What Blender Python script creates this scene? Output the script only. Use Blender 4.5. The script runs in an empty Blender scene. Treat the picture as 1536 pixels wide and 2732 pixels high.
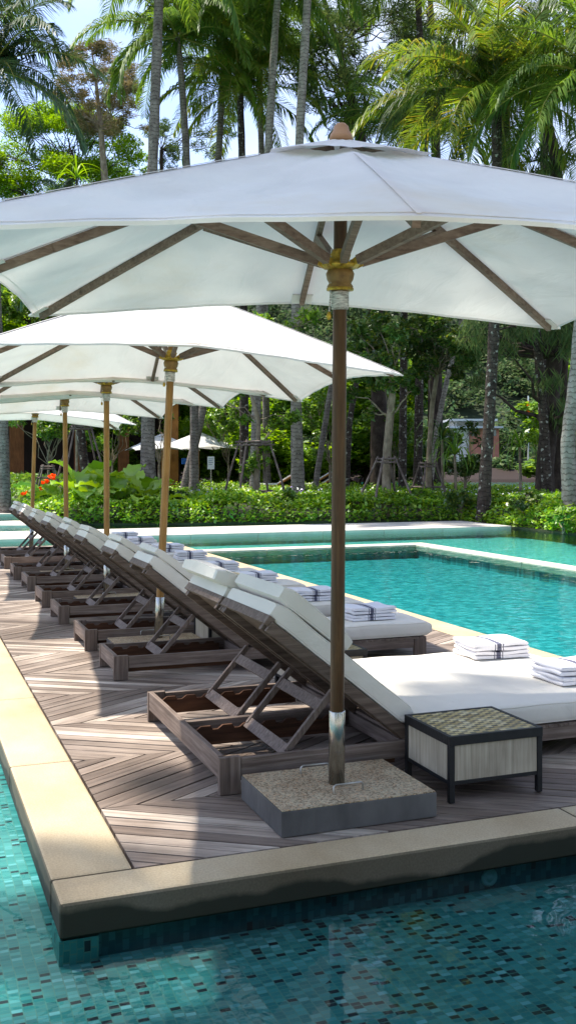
import bpy, bmesh, math, random
import numpy as np
from mathutils import Vector, Matrix

# ---------------------------------------------------------------- camera, world, sun, exposure
S = 1.5                       # eye height in metres; everything below is laid out in eye heights, x = across the deck, y = along the loungers
FPX, CX, CY = 2716.0, 768.0, 1234.0
CA, SA = 0.9346, 0.3558       # heading of the camera against the deck axes
scn = bpy.context.scene
cam_d = bpy.data.cameras.new("camera"); cam = bpy.data.objects.new("camera", cam_d)
scn.collection.objects.link(cam); scn.camera = cam
cam_d.sensor_fit = 'VERTICAL'; cam_d.sensor_height = 36.0; cam_d.sensor_width = 20.24
cam_d.lens = 36.0 * FPX / 2732.0
cam_d.shift_y = -132.0 / 2732.0
cam_d.clip_start = 0.05; cam_d.clip_end = 2000
cam.location = (0, 0, S)
cam.rotation_euler = (math.pi / 2, 0, -math.atan2(SA, CA))

SUN_B, SUN_A, SUN_Z = -0.45, 0.45, 1.5      # direction towards the sun in deck axes
sv = Vector((SUN_B, SUN_A, SUN_Z)).normalized()
world = bpy.data.worlds.new("World"); scn.world = world; world.use_nodes = True
nt = world.node_tree; nt.nodes.clear()
wo = nt.nodes.new('ShaderNodeOutputWorld'); wb = nt.nodes.new('ShaderNodeBackground')
sky = nt.nodes.new('ShaderNodeTexSky'); sky.sky_type = 'NISHITA'; sky.sun_disc = False
sky.sun_elevation = math.asin(sv.z); sky.sun_rotation = math.atan2(sv.x, sv.y)
sky.air_density = 1.0; sky.dust_density = 0.6; sky.ozone_density = 2.0; sky.altitude = 0
tcw = nt.nodes.new('ShaderNodeTexCoord'); mpw = nt.nodes.new('ShaderNodeMapping')
mpw.inputs['Scale'].default_value = (2.0, 2.0, 5.0)
nzw = nt.nodes.new('ShaderNodeTexNoise'); nzw.inputs['Scale'].default_value = 1.6; nzw.inputs['Detail'].default_value = 7; nzw.inputs['Roughness'].default_value = 0.55
crw = nt.nodes.new('ShaderNodeValToRGB'); crw.color_ramp.elements[0].position = 0.42; crw.color_ramp.elements[1].position = 0.72
crw.color_ramp.elements[0].color = (0.08, 0.08, 0.08, 1); crw.color_ramp.elements[1].color = (0.85, 0.85, 0.85, 1)
mxw = nt.nodes.new('ShaderNodeMix'); mxw.data_type = 'RGBA'; mxw.inputs[7].default_value = (3.5, 3.7, 4.1, 1)
L = nt.links
L.new(tcw.outputs['Generated'], mpw.inputs[0]); L.new(mpw.outputs[0], nzw.inputs['Vector']); L.new(nzw.outputs[0], crw.inputs[0])
tin = nt.nodes.new('ShaderNodeMix'); tin.data_type = 'RGBA'; tin.blend_type = 'MULTIPLY'; tin.inputs[0].default_value = 1; tin.inputs[7].default_value = (1.08, 0.98, 1.03, 1)
L.new(crw.outputs[0], mxw.inputs[0]); L.new(sky.outputs[0], tin.inputs[6]); L.new(tin.outputs[2], mxw.inputs[6]); L.new(mxw.outputs[2], wb.inputs[0]); L.new(wb.outputs[0], wo.inputs[0])
wb.inputs[1].default_value = 0.15
sun_d = bpy.data.lights.new("sun", 'SUN'); sun_d.energy = 4.2; sun_d.angle = math.radians(0.9); sun_d.color = (1.0, 0.94, 0.84)
sun = bpy.data.objects.new("sun", sun_d); scn.collection.objects.link(sun)
sun.rotation_euler = sv.to_track_quat('Z', 'Y').to_euler(); sun.location = (0, 0, 40)
vs = scn.view_settings; vs.view_transform = 'Standard'; vs.look = 'None'; vs.gamma = 1.0; vs.exposure = 1.2
scn.cycles.max_bounces = 10; scn.cycles.diffuse_bounces = 4; scn.cycles.glossy_bounces = 4; scn.cycles.transmission_bounces = 6
scn.cycles.transparent_max_bounces = 12; scn.cycles.use_denoising = True
scn.cycles.caustics_reflective = False; scn.cycles.caustics_refractive = False
scn.cycles.sample_clamp_indirect = 6.0

# ---------------------------------------------------------------- coordinates
def ba(X, Y):                 # camera frame (right, forward) -> deck axes (b, a)
    return (X * CA + Y * SA, -X * SA + Y * CA)
def F(px, py, Y):             # photograph pixel at depth Y -> deck point
    b, a = ba((px - CX) / FPX * Y, Y)
    return (b, a, 1 + (CY - py) / FPX * Y)
def G(px, Y, z=0.0):
    b, a = ba((px - CX) / FPX * Y, Y)
    return (b, a, z)
def V(*a): return np.array(a, float)

# ---------------------------------------------------------------- mesh helpers
COL = scn.collection
def norm(v):
    v = np.array(v, float); return v / (np.linalg.norm(v) + 1e-12)
class MB:
    def __init__(s): s.v = []; s.f = []; s.m = []; s.sm = []
    def add(s, vs, fs, m=0, smooth=False):
        o = len(s.v); s.v += [tuple(map(float, p)) for p in vs]
        for f in fs: s.f.append(tuple(i + o for i in f)); s.m.append(m); s.sm.append(smooth)
    def box(s, x0, y0, z0, x1, y1, z1, m=0, fn=None):
        vs = [(x0,y0,z0),(x1,y0,z0),(x1,y1,z0),(x0,y1,z0),(x0,y0,z1),(x1,y0,z1),(x1,y1,z1),(x0,y1,z1)]
        if fn: vs = [fn(p) for p in vs]
        s.add(vs, [(0,3,2,1),(4,5,6,7),(0,1,5,4),(1,2,6,5),(2,3,7,6),(3,0,4,7)], m)
    def beam(s, p0, p1, w, h, up=(0,0,1), m=0):
        p0 = V(*p0); p1 = V(*p1); d = norm(p1 - p0); r = np.cross(d, V(*up))
        if np.linalg.norm(r) < 1e-6: r = V(1,0,0)
        r = norm(r); u = np.cross(r, d)
        vs = []
        for p in (p0, p1):
            for a_, b_ in ((-1,-1),(1,-1),(1,1),(-1,1)): vs.append(p + r*w/2*a_ + u*h/2*b_)
        s.add(vs, [(3,2,1,0),(4,5,6,7),(0,1,5,4),(1,2,6,5),(2,3,7,6),(3,0,4,7)], m)
    def tube(s, pts, rad, n=8, m=0, smooth=True, cap=True):
        pts = [V(*p) for p in pts]; k = len(pts)
        if np.isscalar(rad): rad = [rad]*k
        vs = []; ref = None
        for i, p in enumerate(pts):
            d = norm(pts[min(i+1,k-1)] - pts[max(i-1,0)])
            if ref is None: ref = norm(np.cross(d, V(0.31,0.95,0.05) if abs(d[1]) < 0.9 else V(1,0,0)))
            ref = norm(ref - d*(ref@d)); w = np.cross(d, ref)
            for j in range(n):
                t = 2*math.pi*j/n
                vs.append(p + rad[i]*(math.cos(t)*ref + math.sin(t)*w))
        fs = [(i*n+j, i*n+(j+1)%n, (i+1)*n+(j+1)%n, (i+1)*n+j) for i in range(k-1) for j in range(n)]
        s.add(vs, fs, m, smooth)
        if cap:
            s.add([vs[j] for j in range(n)], [tuple(reversed(range(n)))], m); s.add([vs[(k-1)*n+j] for j in range(n)], [tuple(range(n))], m)
    def lathe(s, prof, n=20, m=0, c=(0,0), fn=None, smooth=True):
        vs = []
        for (r, z) in prof:
            for j in range(n):
                t = 2*math.pi*j/n; p = (c[0]+r*math.cos(t), c[1]+r*math.sin(t), z)
                vs.append(fn(p) if fn else p)
        k = len(prof)
        s.add(vs, [(i*n+j, i*n+(j+1)%n, (i+1)*n+(j+1)%n, (i+1)*n+j) for i in range(k-1) for j in range(n)], m, smooth)
    def build(s, name, mats, parent=None, bevel=0, loc=(0,0,0)):
        me = bpy.data.meshes.new(name)
        me.from_pydata([(x*S, y*S, z*S) for x, y, z in s.v], [], s.f); me.update()
        if not isinstance(mats, (list, tuple)): mats = [mats]
        for m in mats: me.materials.append(m)
        me.polygons.foreach_set('material_index', s.m); me.polygons.foreach_set('use_smooth', s.sm)
        o = bpy.data.objects.new(name, me); COL.objects.link(o)
        o.location = tuple(c*S for c in loc)
        if parent is not None: o.parent = parent
        if bevel:
            bm = o.modifiers.new('bevel', 'BEVEL'); bm.width = bevel*S; bm.segments = 2; bm.limit_method = 'ANGLE'; bm.harden_normals = False
        return o
def bulk(name, verts, nper, mat, parent=None, smooth=False, fidx=None):
    """verts: (N*nper,3) array -> one mesh of N separate leaves"""
    verts = np.asarray(verts, float) * S
    me = bpy.data.meshes.new(name)
    nv = len(verts)
    if fidx is None:
        nf = nv // nper; loops = np.arange(nv, dtype=np.int32); starts = np.arange(0, nv, nper, dtype=np.int32); tot = np.full(nf, nper, np.int32)
    else:
        fi = np.asarray(fidx, np.int32); nf = len(fi); loops = fi.ravel(); starts = np.arange(0, nf*fi.shape[1], fi.shape[1], dtype=np.int32); tot = np.full(nf, fi.shape[1], np.int32)
    me.vertices.add(nv); me.vertices.foreach_set('co', verts.ravel())
    me.loops.add(len(loops)); me.loops.foreach_set('vertex_index', loops)
    me.polygons.add(nf); me.polygons.foreach_set('loop_start', starts); me.polygons.foreach_set('loop_total', tot)
    me.update(calc_edges=True); me.validate()
    me.materials.append(mat)
    o = bpy.data.objects.new(name, me); COL.objects.link(o)
    if parent is not None: o.parent = parent
    return o
def tag(o, label=None, cat=None, group=None, kind=None):
    if label: o['label'] = label
    if cat: o['category'] = cat
    if group: o['group'] = group
    if kind: o['kind'] = kind
    return o
def thing(name, label, cat, loc=(0,0,0), group=None):
    o = bpy.data.objects.new(name, None); COL.objects.link(o)
    o.location = tuple(c*S for c in loc); o.empty_display_size = 0.1
    return tag(o, label, cat, group)

# ---------------------------------------------------------------- materials
def newmat(name):
    m = bpy.data.materials.new(name); m.use_nodes = True; t = m.node_tree; t.nodes.clear()
    out = t.nodes.new('ShaderNodeOutputMaterial'); return m, t, out
def N(t, typ, **kw):
    n = t.nodes.new(typ)
    for k, v in kw.items():
        if k in ('i',):
            for kk, vv in v.items(): n.inputs[kk].default_value = vv
        else: setattr(n, k, v)
    return n
def ramp(t, stops, interp='LINEAR'):
    r = t.nodes.new('ShaderNodeValToRGB'); cr = r.color_ramp; cr.interpolation = interp
    while len(cr.elements) < len(stops): cr.elements.new(0.5)
    for e, (p, c) in zip(cr.elements, stops): e.position = p; e.color = (*c, 1) if len(c) == 3 else c
    return r
def math_n(t, op, a=None, b=None, c=None):
    n = t.nodes.new('ShaderNodeMath'); n.operation = op
    for i, x in enumerate((a, b, c)):
        if x is None: continue
        if hasattr(x, 'links') or hasattr(x, 'is_linked'): t.links.new(x, n.inputs[i])
        else: n.inputs[i].default_value = x
    return n.outputs[0]
def coords(t, scale=(1,1,1), rot=(0,0,0), kind='Object'):
    tc = t.nodes.new('ShaderNodeTexCoord'); mp = t.nodes.new('ShaderNodeMapping'); mp.inputs['Scale'].default_value = scale; mp.inputs['Rotation'].default_value = rot
    t.links.new(tc.outputs[kind], mp.inputs[0]); return mp.outputs[0]
def worldco(t, scale=(1,1,1)):
    g = t.nodes.new('ShaderNodeNewGeometry'); mp = t.nodes.new('ShaderNodeMapping'); mp.inputs['Scale'].default_value = scale
    t.links.new(g.outputs['Position'], mp.inputs[0]); return mp.outputs[0]
def noise_mat(name, stops, scale=5.0, detail=6, rough=0.7, stretch=(1,1,1), bump=0.2, bscale=None, spec=0.3, metal=0.0, rough_n=0.6, bdist=0.01, world_sp=False):
    m, t, out = newmat(name)
    p = N(t, 'ShaderNodeBsdfPrincipled'); p.inputs['Roughness'].default_value = rough; p.inputs['Metallic'].default_value = metal
    p.inputs['Specular IOR Level'].default_value = spec
    co = worldco(t, stretch) if world_sp else coords(t, stretch)
    nz = N(t, 'ShaderNodeTexNoise', i={'Scale': scale, 'Detail': detail, 'Roughness': rough_n}); t.links.new(co, nz.inputs['Vector'])
    r = ramp(t, stops); t.links.new(nz.outputs[0], r.inputs[0]); t.links.new(r.outputs[0], p.inputs['Base Color'])
    if bump:
        n2 = N(t, 'ShaderNodeTexNoise', i={'Scale': bscale or scale*3, 'Detail': 5}); t.links.new(co, n2.inputs['Vector'])
        b = N(t, 'ShaderNodeBump', i={'Strength': bump, 'Distance': bdist}); t.links.new(n2.outputs[0], b.inputs['Height']); t.links.new(b.outputs[0], p.inputs['Normal'])
    t.links.new(p.outputs[0], out.inputs[0])
    return m

def wood_mat(name, c0, c1, c2, axis='x', rough=0.65, tint=True):
    """weathered timber; grain runs along the given object axis"""
    m, t, out = newmat(name)
    st = {'x': (1.2, 26, 26), 'y': (26, 1.2, 26), 'z': (26, 26, 1.2)}[axis]
    p = N(t, 'ShaderNodeBsdfPrincipled', i={'Roughness': rough}); p.inputs['Specular IOR Level'].default_value = 0.25
    co = coords(t, st)
    oi = N(t, 'ShaderNodeObjectInfo'); ad = N(t, 'ShaderNodeVectorMath', operation='ADD')
    sc = N(t, 'ShaderNodeVectorMath', operation='SCALE'); sc.inputs['Scale'].default_value = 40
    t.links.new(oi.outputs['Random'], sc.inputs[0]); t.links.new(co, ad.inputs[0]); t.links.new(sc.outputs[0], ad.inputs[1])
    nz = N(t, 'ShaderNodeTexNoise', i={'Scale': 2.2, 'Detail': 8, 'Roughness': 0.65, 'Distortion': 0.4}); t.links.new(ad.outputs[0], nz.inputs['Vector'])
    r = ramp(t, [(0.28, c0), (0.5, c1), (0.75, c2)]); t.links.new(nz.outputs[0], r.inputs[0])
    big = N(t, 'ShaderNodeTexNoise', i={'Scale': 3.0, 'Detail': 3}); t.links.new(coords(t), big.inputs['Vector'])
    hs = N(t, 'ShaderNodeHueSaturation'); t.links.new(r.outputs[0], hs.inputs['Color'])
    mr = N(t, 'ShaderNodeMapRange', i={1: 0.3, 2: 0.7, 3: 0.75, 4: 1.25}); t.links.new(big.outputs[0], mr.inputs[0]); t.links.new(mr.outputs[0], hs.inputs['Value'])
    t.links.new(hs.outputs[0], p.inputs['Base Color'])
    b = N(t, 'ShaderNodeBump', i={'Strength': 0.35, 'Distance': 0.004}); t.links.new(nz.outputs[0], b.inputs['Height']); t.links.new(b.outputs[0], p.inputs['Normal'])
    t.links.new(p.outputs[0], out.inputs[0]); return m

def cloth_mat(name, col, col2, trans=0.3, weave=300, stain=None, rough=0.85, bump=0.15):
    m, t, out = newmat(name)
    co = coords(t)
    nz = N(t, 'ShaderNodeTexNoise', i={'Scale': 2.5, 'Detail': 6}); t.links.new(co, nz.inputs['Vector'])
    stops = [(0.3, col2), (0.6, col)]
    r = ramp(t, stops); t.links.new(nz.outputs[0], r.inputs[0]); c = r.outputs[0]
    if stain:
        st = N(t, 'ShaderNodeTexNoise', i={'Scale': 0.9, 'Detail': 7, 'Roughness': 0.6}); t.links.new(coords(t, (1,1,1)), st.inputs['Vector'])
        sr = ramp(t, [(0.55, (0,0,0)), (0.72, (0.5,0.5,0.5))]); t.links.new(st.outputs[0], sr.inputs[0])
        mx = N(t, 'ShaderNodeMix', data_type='RGBA'); mx.inputs[7].default_value = (*stain, 1); t.links.new(sr.outputs[0], mx.inputs[0]); t.links.new(c, mx.inputs[6]); c = mx.outputs[2]
    d = N(t, 'ShaderNodeBsdfDiffuse', i={'Roughness': 0.6}); t.links.new(c, d.inputs[0])
    n2 = N(t, 'ShaderNodeTexNoise', i={'Scale': 5, 'Detail': 5, 'Distortion': 0.8}); t.links.new(coords(t, (1,0.45,1)), n2.inputs['Vector'])
    b = N(t, 'ShaderNodeBump', i={'Strength': bump, 'Distance': 0.02}); t.links.new(n2.outputs[0], b.inputs['Height']); t.links.new(b.outputs[0], d.inputs['Normal'])
    if trans:
        tr = N(t, 'ShaderNodeBsdfTranslucent'); t.links.new(c, tr.inputs[0]); t.links.new(b.outputs[0], tr.inputs['Normal'])
        ms = N(t, 'ShaderNodeMixShader', i={0: trans}); t.links.new(d.outputs[0], ms.inputs[1]); t.links.new(tr.outputs[0], ms.inputs[2]); t.links.new(ms.outputs[0], out.inputs[0])
    else: t.links.new(d.outputs[0], out.inputs[0])
    return m

def leaf_mat(name, cols, trans=0.35, gloss=0.08, rough=0.4):
    """foliage; each separate leaf takes its own tone"""
    m, t, out = newmat(name)
    g = N(t, 'ShaderNodeNewGeometry'); n = len(cols)
    r = ramp(t, [(i/max(n-1,1), c) for i, c in enumerate(cols)]); t.links.new(g.outputs['Random Per Island'], r.inputs[0])
    nz = N(t, 'ShaderNodeTexNoise', i={'Scale': 0.7, 'Detail': 3}); t.links.new(worldco(t), nz.inputs['Vector'])
    hs = N(t, 'ShaderNodeHueSaturation'); t.links.new(r.outputs[0], hs.inputs['Color'])
    mr = N(t, 'ShaderNodeMapRange', i={1: 0.3, 2: 0.7, 3: 0.8, 4: 1.55}); t.links.new(nz.outputs[0], mr.inputs[0]); t.links.new(mr.outputs[0], hs.inputs['Value'])
    d = N(t, 'ShaderNodeBsdfDiffuse'); t.links.new(hs.outputs[0], d.inputs[0])
    h2 = N(t, 'ShaderNodeHueSaturation', i={'Hue': 0.485, 'Saturation': 1.1, 'Value': 1.75}); t.links.new(hs.outputs[0], h2.inputs['Color'])
    tr = N(t, 'ShaderNodeBsdfTranslucent'); t.links.new(h2.outputs[0], tr.inputs[0])
    ms = N(t, 'ShaderNodeMixShader', i={0: trans}); t.links.new(d.outputs[0], ms.inputs[1]); t.links.new(tr.outputs[0], ms.inputs[2])
    gl = N(t, 'ShaderNodeBsdfGlossy', i={'Roughness': rough}); m2 = N(t, 'ShaderNodeMixShader', i={0: gloss})
    t.links.new(ms.outputs[0], m2.inputs[1]); t.links.new(gl.outputs[0], m2.inputs[2]); t.links.new(m2.outputs[0], out.inputs[0])
    return m

def plain(name, col, rough=0.6, metal=0.0, spec=0.4):
    m, t, out = newmat(name); p = N(t, 'ShaderNodeBsdfPrincipled', i={'Base Color': (*col, 1), 'Roughness': rough, 'Metallic': metal}); p.inputs['Specular IOR Level'].default_value = spec
    t.links.new(p.outputs[0], out.inputs[0]); return m

M = {}
M['wood_x'] = wood_mat('weathered_teak_x', (0.07,0.048,0.036), (0.16,0.118,0.095), (0.27,0.215,0.18), 'x')
M['wood_y'] = wood_mat('weathered_teak_y', (0.07,0.048,0.036), (0.16,0.118,0.095), (0.27,0.215,0.18), 'y')
M['wood_z'] = wood_mat('weathered_teak_z', (0.07,0.05,0.038), (0.15,0.11,0.088), (0.25,0.20,0.165), 'z')
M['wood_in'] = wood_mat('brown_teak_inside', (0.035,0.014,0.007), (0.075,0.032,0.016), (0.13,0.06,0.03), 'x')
M['wood_back'] = wood_mat('backrest_teak', (0.055,0.036,0.026), (0.125,0.088,0.066), (0.21,0.16,0.125), 'x')
M['rib'] = wood_mat('rib_timber', (0.10,0.062,0.045), (0.19,0.125,0.09), (0.28,0.20,0.15), 'x')
M['pole'] = wood_mat('varnished_pole', (0.20,0.095,0.025), (0.33,0.165,0.045), (0.42,0.23,0.075), 'z', rough=0.4)
M['pole_dark'] = wood_mat('brown_pole', (0.045,0.020,0.008), (0.075,0.036,0.013), (0.12,0.06,0.022), 'z', rough=0.38)
M['cushion'] = cloth_mat('cushion_canvas', (0.76,0.715,0.64), (0.70,0.66,0.59), trans=0.0, bump=0.8)
M['canopy'] = cloth_mat('parasol_canvas', (0.82,0.80,0.76), (0.74,0.72,0.685), trans=0.17, stain=(0.70,0.60,0.44), bump=0.95)
M['gold'] = noise_mat('aged_brass', [(0.3,(0.16,0.09,0.012)),(0.6,(0.55,0.36,0.05))], scale=40, rough=0.45, metal=0.55, bump=0.3)
M['hubwood'] = noise_mat('turned_wood', [(0.3,(0.14,0.07,0.02)),(0.7,(0.30,0.17,0.05))], scale=25, rough=0.5)
M['rope'] = noise_mat('white_rope', [(0.4,(0.34,0.30,0.27)),(0.6,(0.80,0.75,0.70))], scale=30, stretch=(1,1,5), rough=0.9, bump=0.8, bscale=60)
M['steel'] = noise_mat('steel_tube', [(0.3,(0.28,0.27,0.25)),(0.7,(0.55,0.54,0.51))], scale=6, stretch=(1,1,0.2), rough=0.22, metal=1.0, bump=0.08)
M['rod'] = noise_mat('handle_steel', [(0.3,(0.25,0.24,0.22)),(0.7,(0.5,0.48,0.44))], scale=20, rough=0.4, metal=0.9, bump=0.1)
M['pink_wood'] = noise_mat('finial_wood', [(0.3,(0.27,0.14,0.065)),(0.7,(0.40,0.23,0.12))], scale=8, rough=0.6)
M['towel'] = None
M['black'] = noise_mat('black_frame', [(0.3,(0.008,0.008,0.009)),(0.7,(0.016,0.016,0.017))], scale=20, rough=0.45, bump=0.1)
M['pale_wood'] = wood_mat('pale_teak_panel', (0.22,0.19,0.14), (0.36,0.31,0.235), (0.47,0.42,0.33), 'z', rough=0.7)
M['trunk'] = None

def deck_mat():
    m, t, out = newmat('deck_planks')
    p = N(t, 'ShaderNodeBsdfPrincipled'); p.inputs['Specular IOR Level'].default_value = 0.3
    uv = N(t, 'ShaderNodeUVMap'); g = N(t, 'ShaderNodeNewGeometry')
    mp = N(t, 'ShaderNodeMapping'); mp.inputs['Scale'].default_value = (1.3, 22, 1); t.links.new(uv.outputs[0], mp.inputs[0])
    ad = N(t, 'ShaderNodeVectorMath', operation='ADD'); sc = N(t, 'ShaderNodeVectorMath', operation='SCALE'); sc.inputs['Scale'].default_value = 57
    t.links.new(g.outputs['Random Per Island'], sc.inputs[0]); t.links.new(mp.outputs[0], ad.inputs[0]); t.links.new(sc.outputs[0], ad.inputs[1])
    nz = N(t, 'ShaderNodeTexNoise', i={'Scale': 1.5, 'Detail': 9, 'Roughness': 0.68, 'Distortion': 0.3}); t.links.new(ad.outputs[0], nz.inputs['Vector'])
    base = ramp(t, [(0.0,(0.15,0.115,0.092)), (0.35,(0.20,0.157,0.128)), (0.6,(0.265,0.213,0.175)), (0.85,(0.34,0.283,0.235)), (1.0,(0.42,0.36,0.30))]); t.links.new(g.outputs['Random Per Island'], base.inputs[0])
    gr = ramp(t, [(0.3,(0.42,0.38,0.35)), (0.5,(1,1,1)), (0.7,(1.5,1.48,1.45))]); t.links.new(nz.outputs[0], gr.inputs[0])
    mx = N(t, 'ShaderNodeMix', data_type='RGBA', blend_type='MULTIPLY'); mx.inputs[0].default_value = 1; t.links.new(base.outputs[0], mx.inputs[6]); t.links.new(gr.outputs[0], mx.inputs[7])
    st = N(t, 'ShaderNodeTexNoise', i={'Scale': 1.6, 'Detail': 5}); t.links.new(worldco(t), st.inputs['Vector'])
    sr = ramp(t, [(0.38,(0.72,0.68,0.66)), (0.6,(1.1,1.1,1.1))]); t.links.new(st.outputs[0], sr.inputs[0])
    m2 = N(t, 'ShaderNodeMix', data_type='RGBA', blend_type='MULTIPLY'); m2.inputs[0].default_value = 1; t.links.new(mx.outputs[2], m2.inputs[6]); t.links.new(sr.outputs[0], m2.inputs[7])
    t.links.new(m2.outputs[2], p.inputs['Base Color'])
    rr = N(t, 'ShaderNodeMapRange', i={1: 0.3, 2: 0.7, 3: 0.42, 4: 0.7}); t.links.new(st.outputs[0], rr.inputs[0]); t.links.new(rr.outputs[0], p.inputs['Roughness'])
    b = N(t, 'ShaderNodeBump', i={'Strength': 0.5, 'Distance': 0.003}); t.links.new(nz.outputs[0], b.inputs['Height']); t.links.new(b.outputs[0], p.inputs['Normal'])
    t.links.new(p.outputs[0], out.inputs[0]); return m
M['deck'] = deck_mat()

def stone_mat(name, tones, moss_and_shade=False):
    m, t, out = newmat(name)
    p = N(t, 'ShaderNodeBsdfPrincipled', i={'Roughness': 0.72}); p.inputs['Specular IOR Level'].default_value = 0.3
    co = worldco(t)
    a = N(t, 'ShaderNodeTexNoise', i={'Scale': 1.7, 'Detail': 8, 'Roughness': 0.6}); t.links.new(worldco(t, (1,0.6,1)), a.inputs['Vector'])
    r = ramp(t, tones); t.links.new(a.outputs[0], r.inputs[0])
    f = N(t, 'ShaderNodeTexNoise', i={'Scale': 120, 'Detail': 3}); t.links.new(co, f.inputs['Vector'])
    fr = ramp(t, [(0.35,(0.86,0.86,0.86)), (0.65,(1.08,1.08,1.08))]); t.links.new(f.outputs[0], fr.inputs[0])
    mx = N(t, 'ShaderNodeMix', data_type='RGBA', blend_type='MULTIPLY'); mx.inputs[0].default_value = 1; t.links.new(r.outputs[0], mx.inputs[6]); t.links.new(fr.outputs[0], mx.inputs[7])
    c = mx.outputs[2]
    if moss_and_shade:      # shade painted into the upright faces; algae creeping up from the waterline, with an uneven upper edge
        g = N(t, 'ShaderNodeNewGeometry'); sp = N(t, 'ShaderNodeSeparateXYZ'); t.links.new(g.outputs['Position'], sp.inputs[0])
        e = N(t, 'ShaderNodeTexNoise', i={'Scale': 1.6, 'Detail': 5, 'Roughness': 0.5}); t.links.new(worldco(t, (1,1,0.15)), e.inputs['Vector'])
        h = math_n(t, 'MULTIPLY', math_n(t, 'SUBTRACT', e.outputs[0], 0.42), 0.26)
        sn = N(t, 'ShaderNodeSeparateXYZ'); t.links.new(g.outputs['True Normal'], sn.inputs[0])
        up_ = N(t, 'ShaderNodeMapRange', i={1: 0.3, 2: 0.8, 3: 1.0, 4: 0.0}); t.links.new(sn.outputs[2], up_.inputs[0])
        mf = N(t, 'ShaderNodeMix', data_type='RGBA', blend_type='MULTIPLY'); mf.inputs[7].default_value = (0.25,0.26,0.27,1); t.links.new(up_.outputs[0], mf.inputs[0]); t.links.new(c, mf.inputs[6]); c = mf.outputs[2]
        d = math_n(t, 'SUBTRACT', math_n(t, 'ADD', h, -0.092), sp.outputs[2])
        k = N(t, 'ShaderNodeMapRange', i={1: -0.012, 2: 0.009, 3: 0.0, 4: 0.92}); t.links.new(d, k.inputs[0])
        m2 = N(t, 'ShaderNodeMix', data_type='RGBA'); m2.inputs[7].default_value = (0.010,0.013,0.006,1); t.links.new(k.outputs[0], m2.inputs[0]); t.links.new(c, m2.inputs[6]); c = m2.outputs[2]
    t.links.new(c, p.inputs['Base Color'])
    b = N(t, 'ShaderNodeBump', i={'Strength': 0.12, 'Distance': 0.004}); t.links.new(f.outputs[0], b.inputs['Height']); t.links.new(b.outputs[0], p.inputs['Normal'])
    t.links.new(p.outputs[0], out.inputs[0]); return m
M['stone'] = stone_mat('sandstone_coping', [(0.3,(0.36,0.27,0.155)), (0.5,(0.44,0.345,0.215)), (0.7,(0.49,0.41,0.28))], moss_and_shade=True)
M['stone_grey'] = stone_mat('grey_stone_walkway', [(0.3,(0.45,0.41,0.35)), (0.6,(0.58,0.54,0.47))])
M['stone_pale'] = stone_mat('pale_stone_edge', [(0.3,(0.48,0.43,0.33)), (0.6,(0.62,0.57,0.46))])
M['slab_side'] = noise_mat('cast_concrete', [(0.3,(0.06,0.058,0.056)),(0.7,(0.13,0.125,0.12))], scale=4, rough=0.75, bump=0.3, bscale=40, stretch=(1,1,0.5))
def pebble_mat():
    m, t, out = newmat('pebble_wash')
    p = N(t, 'ShaderNodeBsdfPrincipled', i={'Roughness': 0.85})
    vo = N(t, 'ShaderNodeTexVoronoi', i={'Scale': 130}); t.links.new(coords(t), vo.inputs['Vector'])
    sp = N(t, 'ShaderNodeSeparateColor'); t.links.new(vo.outputs['Color'], sp.inputs[0])
    r = ramp(t, [(0.0,(0.16,0.11,0.06)), (0.4,(0.32,0.26,0.17)), (0.75,(0.44,0.37,0.25)), (1.0,(0.46,0.29,0.16))]); t.links.new(sp.outputs[0], r.inputs[0])
    st = N(t, 'ShaderNodeTexNoise', i={'Scale': 6, 'Detail': 4}); t.links.new(coords(t), st.inputs['Vector'])
    sr = ramp(t, [(0.35,(0.8,0.72,0.66)), (0.6,(1.05,1.05,1.05))]); t.links.new(st.outputs[0], sr.inputs[0])
    mx = N(t, 'ShaderNodeMix', data_type='RGBA', blend_type='MULTIPLY'); mx.inputs[0].default_value = 1; t.links.new(r.outputs[0], mx.inputs[6]); t.links.new(sr.outputs[0], mx.inputs[7])
    t.links.new(mx.outputs[2], p.inputs['Base Color'])
    b = N(t, 'ShaderNodeBump', i={'Strength': 0.6, 'Distance': 0.004}); b.invert = True; t.links.new(vo.outputs['Distance'], b.inputs['Height']); t.links.new(b.outputs[0], p.inputs['Normal'])
    t.links.new(p.outputs[0], out.inputs[0]); return m
M['pebble'] = pebble_mat()

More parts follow.
